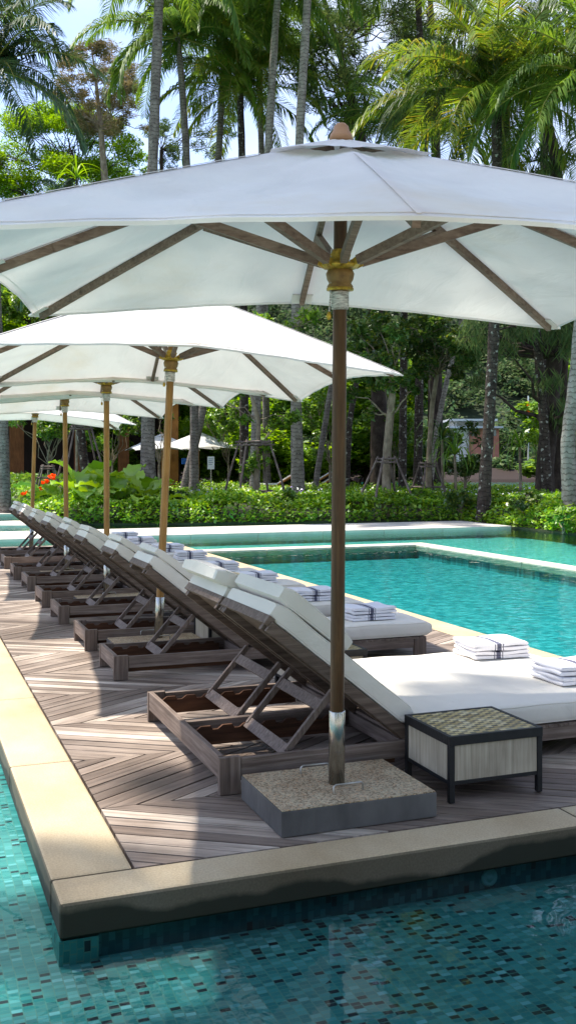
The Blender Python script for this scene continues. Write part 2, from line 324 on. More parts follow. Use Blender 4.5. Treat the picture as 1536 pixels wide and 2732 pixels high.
def mosaic_mat(name, tw, th, stops, axes=('x','y'), dark=0.07, grout=(0.13,0.27,0.22), patchy=0.0):
    """small glass tiles in straight columns, each with its own tone; a few dark ones"""
    m, t, out = newmat(name)
    p = N(t, 'ShaderNodeBsdfPrincipled', i={'Roughness': 0.35})
    g = N(t, 'ShaderNodeNewGeometry'); sp = N(t, 'ShaderNodeSeparateXYZ'); t.links.new(g.outputs['Position'], sp.inputs[0])
    ax = {'x': sp.outputs[0], 'y': sp.outputs[1], 'z': sp.outputs[2], 'xy': None}
    if axes[0] == 'xy': u0 = math_n(t, 'ADD', sp.outputs[0], sp.outputs[1])
    else: u0 = ax[axes[0]]
    wob = N(t, 'ShaderNodeTexNoise', i={'Scale': 5, 'Detail': 2}); t.links.new(g.outputs['Position'], wob.inputs['Vector'])
    wv = math_n(t, 'MULTIPLY', math_n(t, 'SUBTRACT', wob.outputs[0], 0.5), 0.016)
    u = math_n(t, 'DIVIDE', math_n(t, 'ADD', u0, wv), tw); fu = math_n(t, 'FLOOR', u)
    off = math_n(t, 'MULTIPLY', math_n(t, 'MODULO', math_n(t, 'ABSOLUTE', fu), 2), 0.37)
    v = math_n(t, 'ADD', math_n(t, 'DIVIDE', math_n(t, 'ADD', ax[axes[1]], wv), th), off); fv = math_n(t, 'FLOOR', v)
    cx = N(t, 'ShaderNodeCombineXYZ'); t.links.new(fu, cx.inputs[0]); t.links.new(fv, cx.inputs[1])
    wn = N(t, 'ShaderNodeTexWhiteNoise', noise_dimensions='2D'); t.links.new(cx.outputs[0], wn.inputs['Vector'])
    r = ramp(t, stops); t.links.new(wn.outputs['Value'], r.inputs[0])
    cx2 = N(t, 'ShaderNodeVectorMath', operation='ADD'); cx2.inputs[1].default_value = (71.3, 13.7, 0); t.links.new(cx.outputs[0], cx2.inputs[0])
    w2 = N(t, 'ShaderNodeTexWhiteNoise', noise_dimensions='2D'); t.links.new(cx2.outputs[0], w2.inputs['Vector'])
    thr = dark
    if patchy:
        pn = N(t, 'ShaderNodeTexNoise', i={'Scale': 0.9, 'Detail': 2}); t.links.new(g.outputs['Position'], pn.inputs['Vector'])
        mr = N(t, 'ShaderNodeMapRange', i={1: 0.38, 2: 0.66, 3: dark*0.6, 4: patchy}); t.links.new(pn.outputs[0], mr.inputs[0]); thr = mr.outputs[0]
    isd = math_n(t, 'LESS_THAN', w2.outputs['Value'], thr)
    mx = N(t, 'ShaderNodeMix', data_type='RGBA'); mx.inputs[7].default_value = (0.018,0.02,0.03,1); t.links.new(isd, mx.inputs[0]); t.links.new(r.outputs[0], mx.inputs[6])
    eu = math_n(t, 'MINIMUM', math_n(t, 'FRACT', u), math_n(t, 'SUBTRACT', 1.0, math_n(t, 'FRACT', u)))
    ev = math_n(t, 'MINIMUM', math_n(t, 'FRACT', v), math_n(t, 'SUBTRACT', 1.0, math_n(t, 'FRACT', v)))
    gl = math_n(t, 'MAXIMUM', math_n(t, 'LESS_THAN', eu, 0.05), math_n(t, 'LESS_THAN', ev, 0.06))
    m3 = N(t, 'ShaderNodeMix', data_type='RGBA'); m3.inputs[7].default_value = (*grout, 1); t.links.new(gl, m3.inputs[0]); t.links.new(mx.outputs[2], m3.inputs[6])
    t.links.new(m3.outputs[2], p.inputs['Base Color']); t.links.new(p.outputs[0], out.inputs[0]); return m
TEAL = [(0.0,(0.035,0.19,0.19)), (0.4,(0.055,0.25,0.24)), (0.75,(0.085,0.31,0.29)), (0.93,(0.15,0.38,0.38)), (1.0,(0.24,0.48,0.50))]
M['mosaic'] = mosaic_mat('mosaic_floor', 0.036, 0.021, TEAL, ('x','y'), 0.06, patchy=0.19)
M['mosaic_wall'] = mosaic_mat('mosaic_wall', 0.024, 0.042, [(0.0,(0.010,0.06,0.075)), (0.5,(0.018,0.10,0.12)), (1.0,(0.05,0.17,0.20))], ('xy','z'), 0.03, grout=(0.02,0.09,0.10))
M['mosaic_deep'] = mosaic_mat('mosaic_deep', 0.085, 0.06, [(0.0,(0.008,0.17,0.19)), (0.5,(0.025,0.28,0.30)), (1.0,(0.11,0.44,0.46))], ('x','y'), 0.0, grout=(0.04,0.23,0.24))

M['mosaic_light'] = mosaic_mat('mosaic_light', 0.085, 0.06, [(0.0,(0.04,0.28,0.25)), (0.5,(0.09,0.42,0.38)), (1.0,(0.2,0.55,0.5))], ('x','y'), 0.0, grout=(0.12,0.42,0.38))
M['mosaic_pier'] = mosaic_mat('mosaic_pier', 0.024, 0.042, TEAL, ('xy','z'), 0.06)
def water_mat(name, tint, bump=0.05, scale=(3,3,3), dist=0.02, detail=3, ior=1.33):
    m, t, out = newmat(name)
    co = worldco(t, scale)
    nz = N(t, 'ShaderNodeTexNoise', i={'Scale': 1.0, 'Detail': detail, 'Roughness': 0.45, 'Distortion': 0.6}); t.links.new(co, nz.inputs['Vector'])
    b = N(t, 'ShaderNodeBump', i={'Strength': bump, 'Distance': dist}); t.links.new(nz.outputs[0], b.inputs['Height'])
    fr = N(t, 'ShaderNodeFresnel', i={'IOR': ior}); t.links.new(b.outputs[0], fr.inputs['Normal'])
    gl = N(t, 'ShaderNodeBsdfGlossy', i={'Roughness': 0.0}); t.links.new(b.outputs[0], gl.inputs['Normal'])
    tr = N(t, 'ShaderNodeBsdfTransparent', i={0: (*tint, 1)})
    ms = N(t, 'ShaderNodeMixShader'); t.links.new(fr.outputs[0], ms.inputs[0]); t.links.new(tr.outputs[0], ms.inputs[1]); t.links.new(gl.outputs[0], ms.inputs[2])
    t.links.new(ms.outputs[0], out.inputs[0]); return m
M['water_near'] = water_mat('shallow_water', (0.68,0.92,0.94), bump=0.16, scale=(4,4,4), dist=0.02)
M['water_pool'] = water_mat('pool_water', (0.62,0.97,0.97), bump=0.40, scale=(6,6,6), dist=0.02, ior=1.30)
M['water_far'] = water_mat('far_water', (0.7,0.97,0.95), bump=0.5, scale=(7,7,7), dist=0.02, ior=1.15)

def towel_mat():
    m, t, out = newmat('striped_towel')
    p = N(t, 'ShaderNodeBsdfPrincipled', i={'Roughness': 0.95}); p.inputs['Specular IOR Level'].default_value = 0.1
    tc = N(t, 'ShaderNodeTexCoord'); sp = N(t, 'ShaderNodeSeparateXYZ'); t.links.new(tc.outputs['Object'], sp.inputs[0])
    wn = N(t, 'ShaderNodeTexNoise', i={'Scale': 8}); t.links.new(tc.outputs['Object'], wn.inputs['Vector'])
    x = math_n(t, 'ADD', sp.outputs[0], math_n(t, 'MULTIPLY', math_n(t, 'SUBTRACT', wn.outputs[0], 0.5), 0.02))
    def band(c, w): return math_n(t, 'LESS_THAN', math_n(t, 'ABSOLUTE', math_n(t, 'SUBTRACT', x, c)), w)
    s = math_n(t, 'MAXIMUM', band(-0.02, 0.017), math_n(t, 'MAXIMUM', band(-0.048, 0.0035), band(0.010, 0.0035)))
    mx = N(t, 'ShaderNodeMix', data_type='RGBA'); mx.inputs[6].default_value = (0.76,0.75,0.79,1); mx.inputs[7].default_value = (0.12,0.12,0.17,1); t.links.new(s, mx.inputs[0])
    t.links.new(mx.outputs[2], p.inputs['Base Color'])
    nz = N(t, 'ShaderNodeTexNoise', i={'Scale': 160, 'Detail': 2}); t.links.new(tc.outputs['Object'], nz.inputs['Vector'])
    b = N(t, 'ShaderNodeBump', i={'Strength': 0.5, 'Distance': 0.003}); t.links.new(nz.outputs[0], b.inputs['Height']); t.links.new(b.outputs[0], p.inputs['Normal'])
    t.links.new(p.outputs[0], out.inputs[0]); return m
M['towel'] = towel_mat()

def tabletop_mat():
    m, t, out = newmat('shell_mosaic')
    p = N(t, 'ShaderNodeBsdfPrincipled', i={'Roughness': 0.3})
    mp = coords(t); sp = N(t, 'ShaderNodeSeparateXYZ'); t.links.new(mp, sp.inputs[0])
    fu = math_n(t, 'FLOOR', math_n(t, 'DIVIDE', sp.outputs[0], 0.031)); 
    off = math_n(t, 'MULTIPLY', math_n(t, 'MODULO', math_n(t, 'ABSOLUTE', fu), 2), 0.5)
    v = math_n(t, 'ADD', math_n(t, 'DIVIDE', sp.outputs[1], 0.046), off); fv = math_n(t, 'FLOOR', v); fr = math_n(t, 'FRACT', v)
    cx = N(t, 'ShaderNodeCombineXYZ'); t.links.new(fu, cx.inputs[0]); t.links.new(fv, cx.inputs[1])
    wn = N(t, 'ShaderNodeTexWhiteNoise', noise_dimensions='2D'); t.links.new(cx.outputs[0], wn.inputs['Vector'])
    r = ramp(t, [(0.0,(0.34,0.24,0.08)), (0.5,(0.52,0.40,0.16)), (1.0,(0.66,0.56,0.32))]); t.links.new(wn.outputs['Value'], r.inputs[0])
    r2 = ramp(t, [(0.0,(0.02,0.02,0.018)), (0.6,(0.10,0.085,0.05)), (1.0,(0.26,0.24,0.18))]); t.links.new(wn.outputs['Value'], r2.inputs[0])
    k = math_n(t, 'GREATER_THAN', fr, 0.58)
    mx = N(t, 'ShaderNodeMix', data_type='RGBA'); t.links.new(k, mx.inputs[0]); t.links.new(r.outputs[0], mx.inputs[6]); t.links.new(r2.outputs[0], mx.inputs[7])
    t.links.new(mx.outputs[2], p.inputs['Base Color']); t.links.new(p.outputs[0], out.inputs[0]); return m
M['tabletop'] = tabletop_mat()

def trunk_mat(name, c0, c1, c2, ring=14.0, blotch=None):
    m, t, out = newmat(name)
    p = N(t, 'ShaderNodeBsdfPrincipled', i={'Roughness': 0.85}); p.inputs['Specular IOR Level'].default_value = 0.15
    g = N(t, 'ShaderNodeNewGeometry'); sp = N(t, 'ShaderNodeSeparateXYZ'); t.links.new(g.outputs['Position'], sp.inputs[0])
    nz = N(t, 'ShaderNodeTexNoise', i={'Scale': 3.0, 'Detail': 7, 'Roughness': 0.65}); t.links.new(worldco(t, (2,2,1.2)), nz.inputs['Vector'])
    w = math_n(t, 'FRACT', math_n(t, 'ADD', math_n(t, 'MULTIPLY', sp.outputs[2], ring), math_n(t, 'MULTIPLY', nz.outputs[0], 2.5)))
    rg = math_n(t, 'LESS_THAN', w, 0.22)
    r = ramp(t, [(0.3,c0), (0.5,c1), (0.7,c2)]); t.links.new(nz.outputs[0], r.inputs[0])
    mx = N(t, 'ShaderNodeMix', data_type='RGBA', blend_type='MULTIPLY'); t.links.new(math_n(t, 'MULTIPLY', rg, 0.75 if ring > 0 else 0), mx.inputs[0]); t.links.new(r.outputs[0], mx.inputs[6]); mx.inputs[7].default_value = (0.35,0.32,0.3,1)
    c = mx.outputs[2]
    if blotch:
        n2 = N(t, 'ShaderNodeTexNoise', i={'Scale': 9.0, 'Detail': 3}); t.links.new(g.outputs['Position'], n2.inputs['Vector'])
        k = N(t, 'ShaderNodeMapRange', i={1: 0.60, 2: 0.66, 3: 0.0, 4: 1.0}); t.links.new(n2.outputs[0], k.inputs[0])
        m2 = N(t, 'ShaderNodeMix', data_type='RGBA'); m2.inputs[7].default_value = (*blotch, 1); t.links.new(k.outputs[0], m2.inputs[0]); t.links.new(c, m2.inputs[6]); c = m2.outputs[2]
    t.links.new(c, p.inputs['Base Color'])
    b = N(t, 'ShaderNodeBump', i={'Strength': 0.7, 'Distance': 0.03}); t.links.new(math_n(t, 'ADD', nz.outputs[0], math_n(t, 'MULTIPLY', w, 0.4)), b.inputs['Height']); t.links.new(b.outputs[0], p.inputs['Normal'])
    t.links.new(p.outputs[0], out.inputs[0]); return m
M['palm_trunk'] = trunk_mat('palm_bark', (0.10,0.08,0.07), (0.18,0.15,0.13), (0.29,0.25,0.215), 9.0)
M['palm_trunk_pale'] = trunk_mat('pale_palm_bark', (0.16,0.135,0.115), (0.27,0.235,0.20), (0.39,0.345,0.30), 8.0)
M['palm_trunk_dark'] = trunk_mat('dark_palm_bark', (0.03,0.022,0.018), (0.06,0.045,0.036), (0.10,0.08,0.065), 9.0, blotch=(0.34,0.33,0.28))
M['bark'] = trunk_mat('tree_bark', (0.13,0.10,0.07), (0.23,0.18,0.125), (0.36,0.30,0.22), 0)
M['bark_dark'] = trunk_mat('dark_bark', (0.025,0.018,0.014), (0.05,0.036,0.028), (0.09,0.068,0.055), 0)
M['stick'] = trunk_mat('stake_bark', (0.07,0.05,0.045), (0.14,0.105,0.09), (0.27,0.22,0.19), 0)
M['palm_leaf'] = leaf_mat('palm_frond', [(0.04,0.085,0.012), (0.08,0.15,0.02), (0.13,0.20,0.03), (0.055,0.11,0.02)], trans=0.42, gloss=0.05, rough=0.45)
M['palm_leaf_y'] = leaf_mat('yellow_frond', [(0.05,0.10,0.014), (0.09,0.15,0.02), (0.14,0.18,0.025), (0.07,0.12,0.018), (0.20,0.17,0.025)], trans=0.45, gloss=0.03)
M['palm_leaf_d'] = leaf_mat('dark_frond', [(0.02,0.042,0.014), (0.035,0.065,0.02), (0.05,0.085,0.03)], trans=0.35, gloss=0.10)
M['rachis'] = noise_mat('frond_rib', [(0.3,(0.16,0.17,0.03)),(0.7,(0.32,0.28,0.06))], scale=3, rough=0.6, bump=0)
M['leaf_hedge'] = leaf_mat('hedge_leaf', [(0.05,0.13,0.012), (0.10,0.23,0.02), (0.17,0.31,0.03), (0.28,0.38,0.04), (0.07,0.17,0.015)], trans=0.35, gloss=0.04)
M['leaf_dark'] = leaf_mat('dark_leaf', [(0.02,0.05,0.010), (0.04,0.085,0.015), (0.065,0.13,0.022), (0.14,0.16,0.025)], trans=0.3, gloss=0.06)
M['leaf_mid'] = leaf_mat('mid_leaf', [(0.04,0.10,0.014), (0.08,0.17,0.02), (0.13,0.24,0.03), (0.20,0.29,0.035)], trans=0.38, gloss=0.05)
M['leaf_bright'] = leaf_mat('bright_leaf', [(0.08,0.17,0.015), (0.14,0.25,0.02), (0.20,0.31,0.03), (0.06,0.13,0.014)], trans=0.45, gloss=0.02)
M['leaf_far'] = leaf_mat('far_forest_leaf', [(0.03,0.06,0.03), (0.05,0.09,0.035), (0.08,0.12,0.045), (0.10,0.11,0.06)], trans=0.2, gloss=0.0)  # dark green with a bluish cast painted in for distance haze
M['leaf_big'] = leaf_mat('broad_leaf', [(0.09,0.20,0.02), (0.16,0.30,0.03), (0.26,0.38,0.04), (0.11,0.23,0.025)], trans=0.3, gloss=0.06)
M['needle'] = leaf_mat('casuarina_needle', [(0.04,0.075,0.025), (0.07,0.115,0.04), (0.12,0.15,0.05), (0.06,0.09,0.045)], trans=0.25, gloss=0.0)
M['needle_tan'] = leaf_mat('tan_needle', [(0.10,0.085,0.035), (0.16,0.13,0.06), (0.22,0.18,0.09), (0.08,0.09,0.03)], trans=0.3, gloss=0.0)
M['orange'] = leaf_mat('orange_petal', [(0.75,0.10,0.01), (0.85,0.16,0.02), (0.6,0.05,0.01)], trans=0.3, gloss=0)
M['petal'] = leaf_mat('white_petal', [(0.75,0.74,0.78), (0.8,0.8,0.8), (0.32,0.22,0.55), (0.8,0.8,0.8)], trans=0.3, gloss=0)
M['soil'] = noise_mat('planting_soil', [(0.3,(0.018,0.024,0.010)),(0.7,(0.05,0.055,0.025))], scale=3, rough=0.95, bump=0.5, world_sp=True)
M['ground'] = noise_mat('lawn_ground', [(0.3,(0.03,0.055,0.014)),(0.7,(0.08,0.11,0.03))], scale=0.6, rough=0.95, bump=0.3, world_sp=True)
M['hill'] = noise_mat('forest_floor', [(0.3,(0.012,0.022,0.010)),(0.7,(0.03,0.045,0.018))], scale=0.08, rough=1.0, bump=0, world_sp=True)
M['rust'] = wood_mat('rust_brown_cladding', (0.10,0.035,0.012), (0.20,0.075,0.025), (0.28,0.12,0.04), 'z')
M['dark_in'] = noise_mat('dark_brown_boards', [(0.3,(0.012,0.007,0.005)),(0.7,(0.03,0.016,0.010))], scale=3, rough=0.8, bump=0.2, stretch=(6,6,0.5))
M['orange_wood'] = wood_mat('orange_timber', (0.28,0.10,0.02), (0.42,0.17,0.04), (0.5,0.24,0.07), 'z')
M['white_paint'] = noise_mat('white_paint', [(0.3,(0.62,0.62,0.6)),(0.7,(0.75,0.75,0.73))], scale=6, rough=0.5, bump=0.05)
M['grey_paint'] = noise_mat('grey_roofing', [(0.3,(0.35,0.37,0.40)),(0.7,(0.5,0.52,0.55))], scale=1, rough=0.6, bump=0.05)
M['pink_wall'] = noise_mat('terracotta_wall', [(0.3,(0.32,0.12,0.08)),(0.7,(0.45,0.2,0.14))], scale=1, rough=0.8, bump=0.05)
M['glass'] = plain('window_glass', (0.05,0.12,0.13), rough=0.1, spec=0.6)
M['sign_text'] = plain('sign_print', (0.05,0.10,0.22), rough=0.6)
M['blue'] = plain('blue_cloth', (0.03,0.14,0.55), rough=0.8)
M['trunk_red'] = M['rust']
M['stain'] = noise_mat('soiled_canvas', [(0.35,(0.42,0.33,0.2)),(0.6,(0.62,0.56,0.44))], scale=14, rough=0.9, bump=0.1)

# ---------------------------------------------------------------- the setting
WZ = -0.080                      # water level in the shallow pool
FZ = WZ - 0.065                  # its floor
B0, B1, B2, B3 = 0.337, 0.537, 2.99, 3.19        # left coping, deck, pool-side coping
A0, A1, A2 = 2.339, 2.484, 12.5                  # front coping, deck
def struct(mb, name, mats, bevel=0, kind='structure'):
    o = mb.build(name, mats, bevel=bevel); o['kind'] = kind; return o
def sheet(name, x0, y0, x1, y1, z, mat, n=1):
    mb = MB(); mb.add([(x0,y0,z),(x1,y0,z),(x1,y1,z),(x0,y1,z)], [(0,1,2,3)]); return struct(mb, name, mat)

# earth: one big sheet far below the pools, reaching the horizon
sheet('ground', -500, -300, 500, 700, -1.35, M['ground'])
# basins
sheet('shallow_pool_floor', -14, -4, B3, A2+0.02, FZ, M['mosaic'])
sheet('shallow_pool_floor', B3, -4, 12, 1.98, FZ, M['mosaic'])
mb = MB(); mb.box(-14, -6, -0.9, 14, 0.3, 0.0); struct(mb, 'terrace', M['stone_grey'])
sheet('main_pool_floor', B3-0.1, 1.98, 6.0, 11.3, -0.18, M['mosaic_deep'])
sheet('terrace_pool_floor', 6.0, 1.98, 9.4, 17.5, -0.16, M['mosaic_light'])
sheet('terrace_pool_floor', -14, 11.3, 6.0, 17.5, -0.16, M['mosaic_light'])
sheet('channel_floor', -14, 17.5, 4, 28.8, -0.16, M['mosaic_light'])
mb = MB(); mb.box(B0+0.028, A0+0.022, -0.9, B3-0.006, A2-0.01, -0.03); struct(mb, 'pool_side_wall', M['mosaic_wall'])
mb = MB(); mb.box(B0-0.0, A0+0.004, -0.9, B0+0.09, A0+0.12, -0.088); struct(mb, 'pool_corner_pier', M['mosaic_pier'])
mb = MB(); mb.box(5.97, 2.0, -0.9, 6.13, 11.2, -0.05); mb.box(B3, 11.22, -0.9, 6.13, 11.38, -0.05); mb.box(B3, 1.9, -0.9, 5.97, 2.0, -0.05); struct(mb, 'pool_dividing_wall', M['mosaic_deep'])
mb = MB(); mb.lathe([(0.0005,0.006),(0.007,0.006),(0.008,0.003),(0.015,0.003),(0.022,0.005),(0.025,0.0)], 24, fn=lambda p: (1.475+p[0], A0+0.0215-p[2], -0.113+p[1])); o = mb.build('pool_inlet', plain('inlet_plastic', (0.25,0.42,0.42), 0.4)); tag(o, 'round underwater pool inlet on the tiled wall below the front coping', 'pool fitting')
# water sheets
sheet('shallow_water', -14, -4, B0+0.03, A2-0.02, WZ, M['water_near'])
sheet('shallow_water', B0+0.03, -4, 12, A0+0.024, WZ, M['water_near'])
sheet('pool_water', B3-0.01, 1.95, 5.96, 11.21, -0.022, M['water_pool'])
sheet('terrace_water', 6.14, 1.98, 9.4, 17.5, -0.028, M['water_far'])
sheet('terrace_water', B3-0.01, 11.39, 6.14, 17.5, -0.028, M['water_far'])
sheet('terrace_water', -14, A2-0.012, B3-0.01, 28.8, -0.028, M['water_far'])

def coping_run(name, x0, y0, x1, y1, axis, first, step, z0=-0.086, z1=0.0, mat='stone', bev=0.008):
    mb = MB(); g = 0.0012; lo, hi = (x0, x1) if axis == 'x' else (y0, y1)
    cuts = [lo]; c = first
    while c < hi - 0.05:
        if c > lo + 0.05: cuts.append(c)
        c += step
    cuts.append(hi)
    for p, q in zip(cuts[:-1], cuts[1:]):
        if axis == 'x': mb.box(p+g, y0, z0, q-g, y1, z1)
        else: mb.box(x0, p+g, z0, x1, q-g, z1)
    return struct(mb, name, M[mat], bevel=bev)
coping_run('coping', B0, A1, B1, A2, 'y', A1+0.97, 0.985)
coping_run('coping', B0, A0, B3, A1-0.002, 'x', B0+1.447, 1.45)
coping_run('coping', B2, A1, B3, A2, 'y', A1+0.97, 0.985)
coping_run('pool_edge_stone', 5.95, 2.0, 6.17, 11.2, 'y', 3.0, 0.985, -0.09, -0.012, 'stone_pale')
coping_run('pool_edge_stone', B3, 11.2, 6.17, 11.45, 'x', 4.0, 0.985, -0.09, -0.012, 'stone_pale')
coping_run('walkway', -14, 13.6, 8.9, 15.1, 'x', -13, 0.985, -0.12, 0.012, 'stone_grey')
coping_run('walkway', -14, 20.3, 2.45, 22.6, 'x', -13, 0.985, -0.12, 0.012, 'stone_grey')
mb = MB(); mb.box(-14, 13.64, -0.9, 8.86, 15.06, -0.10); mb.box(-14, 20.34, -0.9, 2.4, 22.5, -0.10); struct(mb, 'walkway_wall', M['mosaic_deep'])
# round stone island in the channel behind the deck
mb = MB(); c = G(62, 16.9); mb.lathe([(0.001,-0.3),(0.62,-0.3),(0.62,-0.005),(0.60,0.005),(0.001,0.005)], 40, c=(c[0], c[1]), smooth=False); struct(mb, 'round_stone_platform', M['stone_grey'])

# timber deck: strips of slanting boards that reverse from strip to strip
def clip(poly, x0, x1, y0, y1):
    def cl(P, f, inter):
        out = []
        for i in range(len(P)):
            a, b = P[i-1], P[i]; fa, fb = f(a), f(b)
            if fb >= 0:
                if fa < 0: out.append(inter(a, b, fa, fb))
                out.append(b)
            elif fa >= 0: out.append(inter(a, b, fa, fb))
        return out
    I = lambda a, b, fa, fb: (a[0]+(b[0]-a[0])*fa/(fa-fb), a[1]+(b[1]-a[1])*fa/(fa-fb))
    for f in (lambda p: p[0]-x0, lambda p: x1-p[0], lambda p: p[1]-y0, lambda p: y1-p[1]):
        if not poly: break
        poly = cl(poly, f, I)
    return poly
def make_deck():
    rnd = random.Random(4); me_v = []; me_f = []; uvs = []
    bw = 0.5; k = 0; a = A1 + 0.004; first = A1 + 0.46
    edges = [a]; c = first
    while c < A2 - 0.05: edges.append(c); c += bw
    edges.append(A2)
    x0, x1 = B1 + 0.006, B2 - 0.006
    for y0, y1 in zip(edges[:-1], edges[1:]):
        sgn = -1 if k % 2 == 0 else 1; k += 1
        ang = math.radians(33) * sgn; d = (math.cos(ang), math.sin(ang)); n = (-d[1], d[0]); w = 0.057; gap = 0.0055
        t = -6.0
        pc = (x0, y0) if sgn > 0 else (x0, y1)
        for j in range(-60, 60):
            o = (pc[0] + n[0]*j*w, pc[1] + n[1]*j*w)
            P = [(o[0]-d[0]*5 + n[0]*gap/2, o[1]-d[1]*5 + n[1]*gap/2), (o[0]+d[0]*5 + n[0]*gap/2, o[1]+d[1]*5 + n[1]*gap/2),
                 (o[0]+d[0]*5 + n[0]*(w-gap/2), o[1]+d[1]*5 + n[1]*(w-gap/2)), (o[0]-d[0]*5 + n[0]*(w-gap/2), o[1]-d[1]*5 + n[1]*(w-gap/2))]
            P = clip(P, x0, x1, y0+0.001, y1-0.001)
            if len(P) < 3: continue
            z = rnd.uniform(-0.0012, 0.0008) - 0.002; m = len(P); b0 = len(me_v)
            for zz in (z, -0.02):
                for p in P: me_v.append((p[0]*S, p[1]*S, zz*S))
            fs = [tuple(b0+i for i in range(m))] + [(b0+(i+1)%m, b0+i, b0+m+i, b0+m+(i+1)%m) for i in range(m)]
            for f in fs:
                me_f.append(f)
                for vi in f:
                    p = me_v[vi]; q = (p[0]/S, p[1]/S); uvs.append(((q[0]*d[0]+q[1]*d[1])*S, (q[0]*n[0]+q[1]*n[1])*S))
    me = bpy.data.meshes.new('deck'); me.from_pydata(me_v, [], me_f); uvl = me.uv_layers.new(name='UVMap')
    uvl.data.foreach_set('uv', np.array(uvs, np.float32).ravel()); me.materials.append(M['deck']); me.update()
    o = bpy.data.objects.new('deck', me); COL.objects.link(o); o['kind'] = 'structure'
make_deck()
mb = MB(); mb.box(B1+0.002, A1, -0.028, B2-0.002, A2-0.012, -0.0245); struct(mb, 'deck_underlay', plain('dark_underlay', (0.012,0.010,0.009), 0.9))

# garden beds: one raised sheet with sides
GP = [(1.95,17.2),(3.8,16.45),(6.6,16.0),(8.92,15.5),(8.92,1.98),(70,1.98),(70,30),(12,30),(20,47),(-70,47),(-70,29.2),(-14,28.6),(2.3,28.4),(2.9,26.3)]
mb = MB(); n = len(GP); mb.add([(x,y,0.0) for x,y in GP] + [(x,y,-0.5) for x,y in GP], [tuple(range(n))] + [((i+1)%n, i, n+i, n+(i+1)%n) for i in range(n)])
struct(mb, 'garden_soil', M['soil'])
sheet('lagoon', -300, 29.2, 400, 140, -0.35, water_mat('lagoon_water', (0.25,0.65,0.6), bump=0.4, scale=(1.2,1.2,1.2), dist=0.05))
sheet('lagoon_bed', -300, 29.2, 400, 140, -0.6, plain('lagoon_sand', (0.25,0.55,0.48), 0.8))

# ---------------------------------------------------------------- loungers
def rot_box(mb, p0, p1, w, h, m=0, up=(0,0,1)): mb.beam(p0, p1, w, h, up, m)
def sweep_cushion(path, y0, y1, th, seed=0, wave=0.004, top_round=0.35):
    """a padded mattress: rounded section carried along a bent path in the x-z plane"""
    rnd = random.Random(seed); mb = MB()
    # refine the path
    P = [V(p[0], 0, p[1]) for p in path]; pts = []
    for i in range(len(P)-1):
        k = max(2, int(np.linalg.norm(P[i+1]-P[i]) / 0.03))
        for j in range(k): pts.append(P[i] + (P[i+1]-P[i])*j/k)
    pts.append(P[-1])
    for _ in range(2): pts = [pts[0]] + [(pts[i-1]+2*pts[i]+pts[i+1])/4 for i in range(1, len(pts)-1)] + [pts[-1]]
    w = y1 - y0; cy = (y0+y1)/2; r = th*top_round
    sec = []
    q = 4
    for cxs, cys, a0 in ((w/2-r, th-r, 0), (-w/2+r, th-r, 90), (-w/2+r, r, 180), (w/2-r, r, 270)):
        for j in range(q+1):
            t = math.radians(a0 + 90*j/q); sec.append((cxs + r*math.cos(t), cys + r*math.sin(t)))
    # extra points across the wide faces
    sec2 = []
    for i, p in enumerate(sec):
        sec2.append(p); nx = sec[(i+1) % len(sec)]
        if abs(nx[0]-p[0]) > w*0.4:
            for j in range(1, 6): sec2.append((p[0]+(nx[0]-p[0])*j/6, p[1]))
    sec = sec2; ns = len(sec); k = len(pts); vs = []
    ph = [rnd.uniform(0, 6.28) for _ in range(6)]
    L_ = sum(np.linalg.norm(pts[i+1]-pts[i]) for i in range(k-1)); acc = 0
    for i in range(k):
        d = norm(pts[min(i+1,k-1)] - pts[max(i-1,0)]); nrm = V(-d[2], 0, d[0])
        if i: acc += np.linalg.norm(pts[i]-pts[i-1])
        e = min(acc, L_-acc); rr = 0.2*th; ins = 0.0
        if e < rr: ins = rr - math.sqrt(max(0, rr*rr - (rr-e)**2))
        for (sy, sz) in sec:
            fy = 1 - ins*0.55/(w/2); z = th/2 + (sz-th/2)*(1 - ins/(th/2)*0.9)
            bulge = wave*(math.sin(acc*9+ph[0]) * math.cos(sy*14+ph[1]) + 0.6*math.sin(acc*23+ph[2]+sy*17)) + wave*1.6*(1-(2*sy/w)**2)
            if sz > th*0.6: z += bulge
            p = pts[i] + nrm*z; vs.append((p[0], cy + sy*fy, p[2]))
    fs = [(i*ns+j, (i+1)*ns+j, (i+1)*ns+(j+1)%ns, i*ns+(j+1)%ns) for i in range(k-1) for j in range(ns)]
    mb.add(vs, fs, 0, True)
    mb.add([vs[j] for j in range(ns)], [tuple(range(ns))], 0, True); mb.add([vs[(k-1)*ns+j] for j in range(ns)], [tuple(reversed(range(ns)))], 0, True)
    for (sx, sz_) in ((1,1),(-1,1),(-1,-1),(1,-1)):      # piping sewn along the four long edges
        tgt = (sx*(w/2-r*0.3), th/2+sz_*(th/2-r*0.3)); j = min(range(ns), key=lambda q_: (sec[q_][0]-tgt[0])**2+(sec[q_][1]-tgt[1])**2)
        mb.tube([vs[i*ns+j] for i in range(1, k-1)], 0.0026, 5, cap=False)
    return mb
HX, HZ = 0.633, 0.115             # hinge of the backrest
BANG = math.radians(38.6); BL = 0.615
def bx(t, off=0.0):               # point along the backrest, measured from the hinge
    return (HX - math.cos(BANG)*t - math.sin(BANG)*off*0 + math.sin(BANG)*off*(1), HZ + math.sin(BANG)*t + math.cos(BANG)*off)
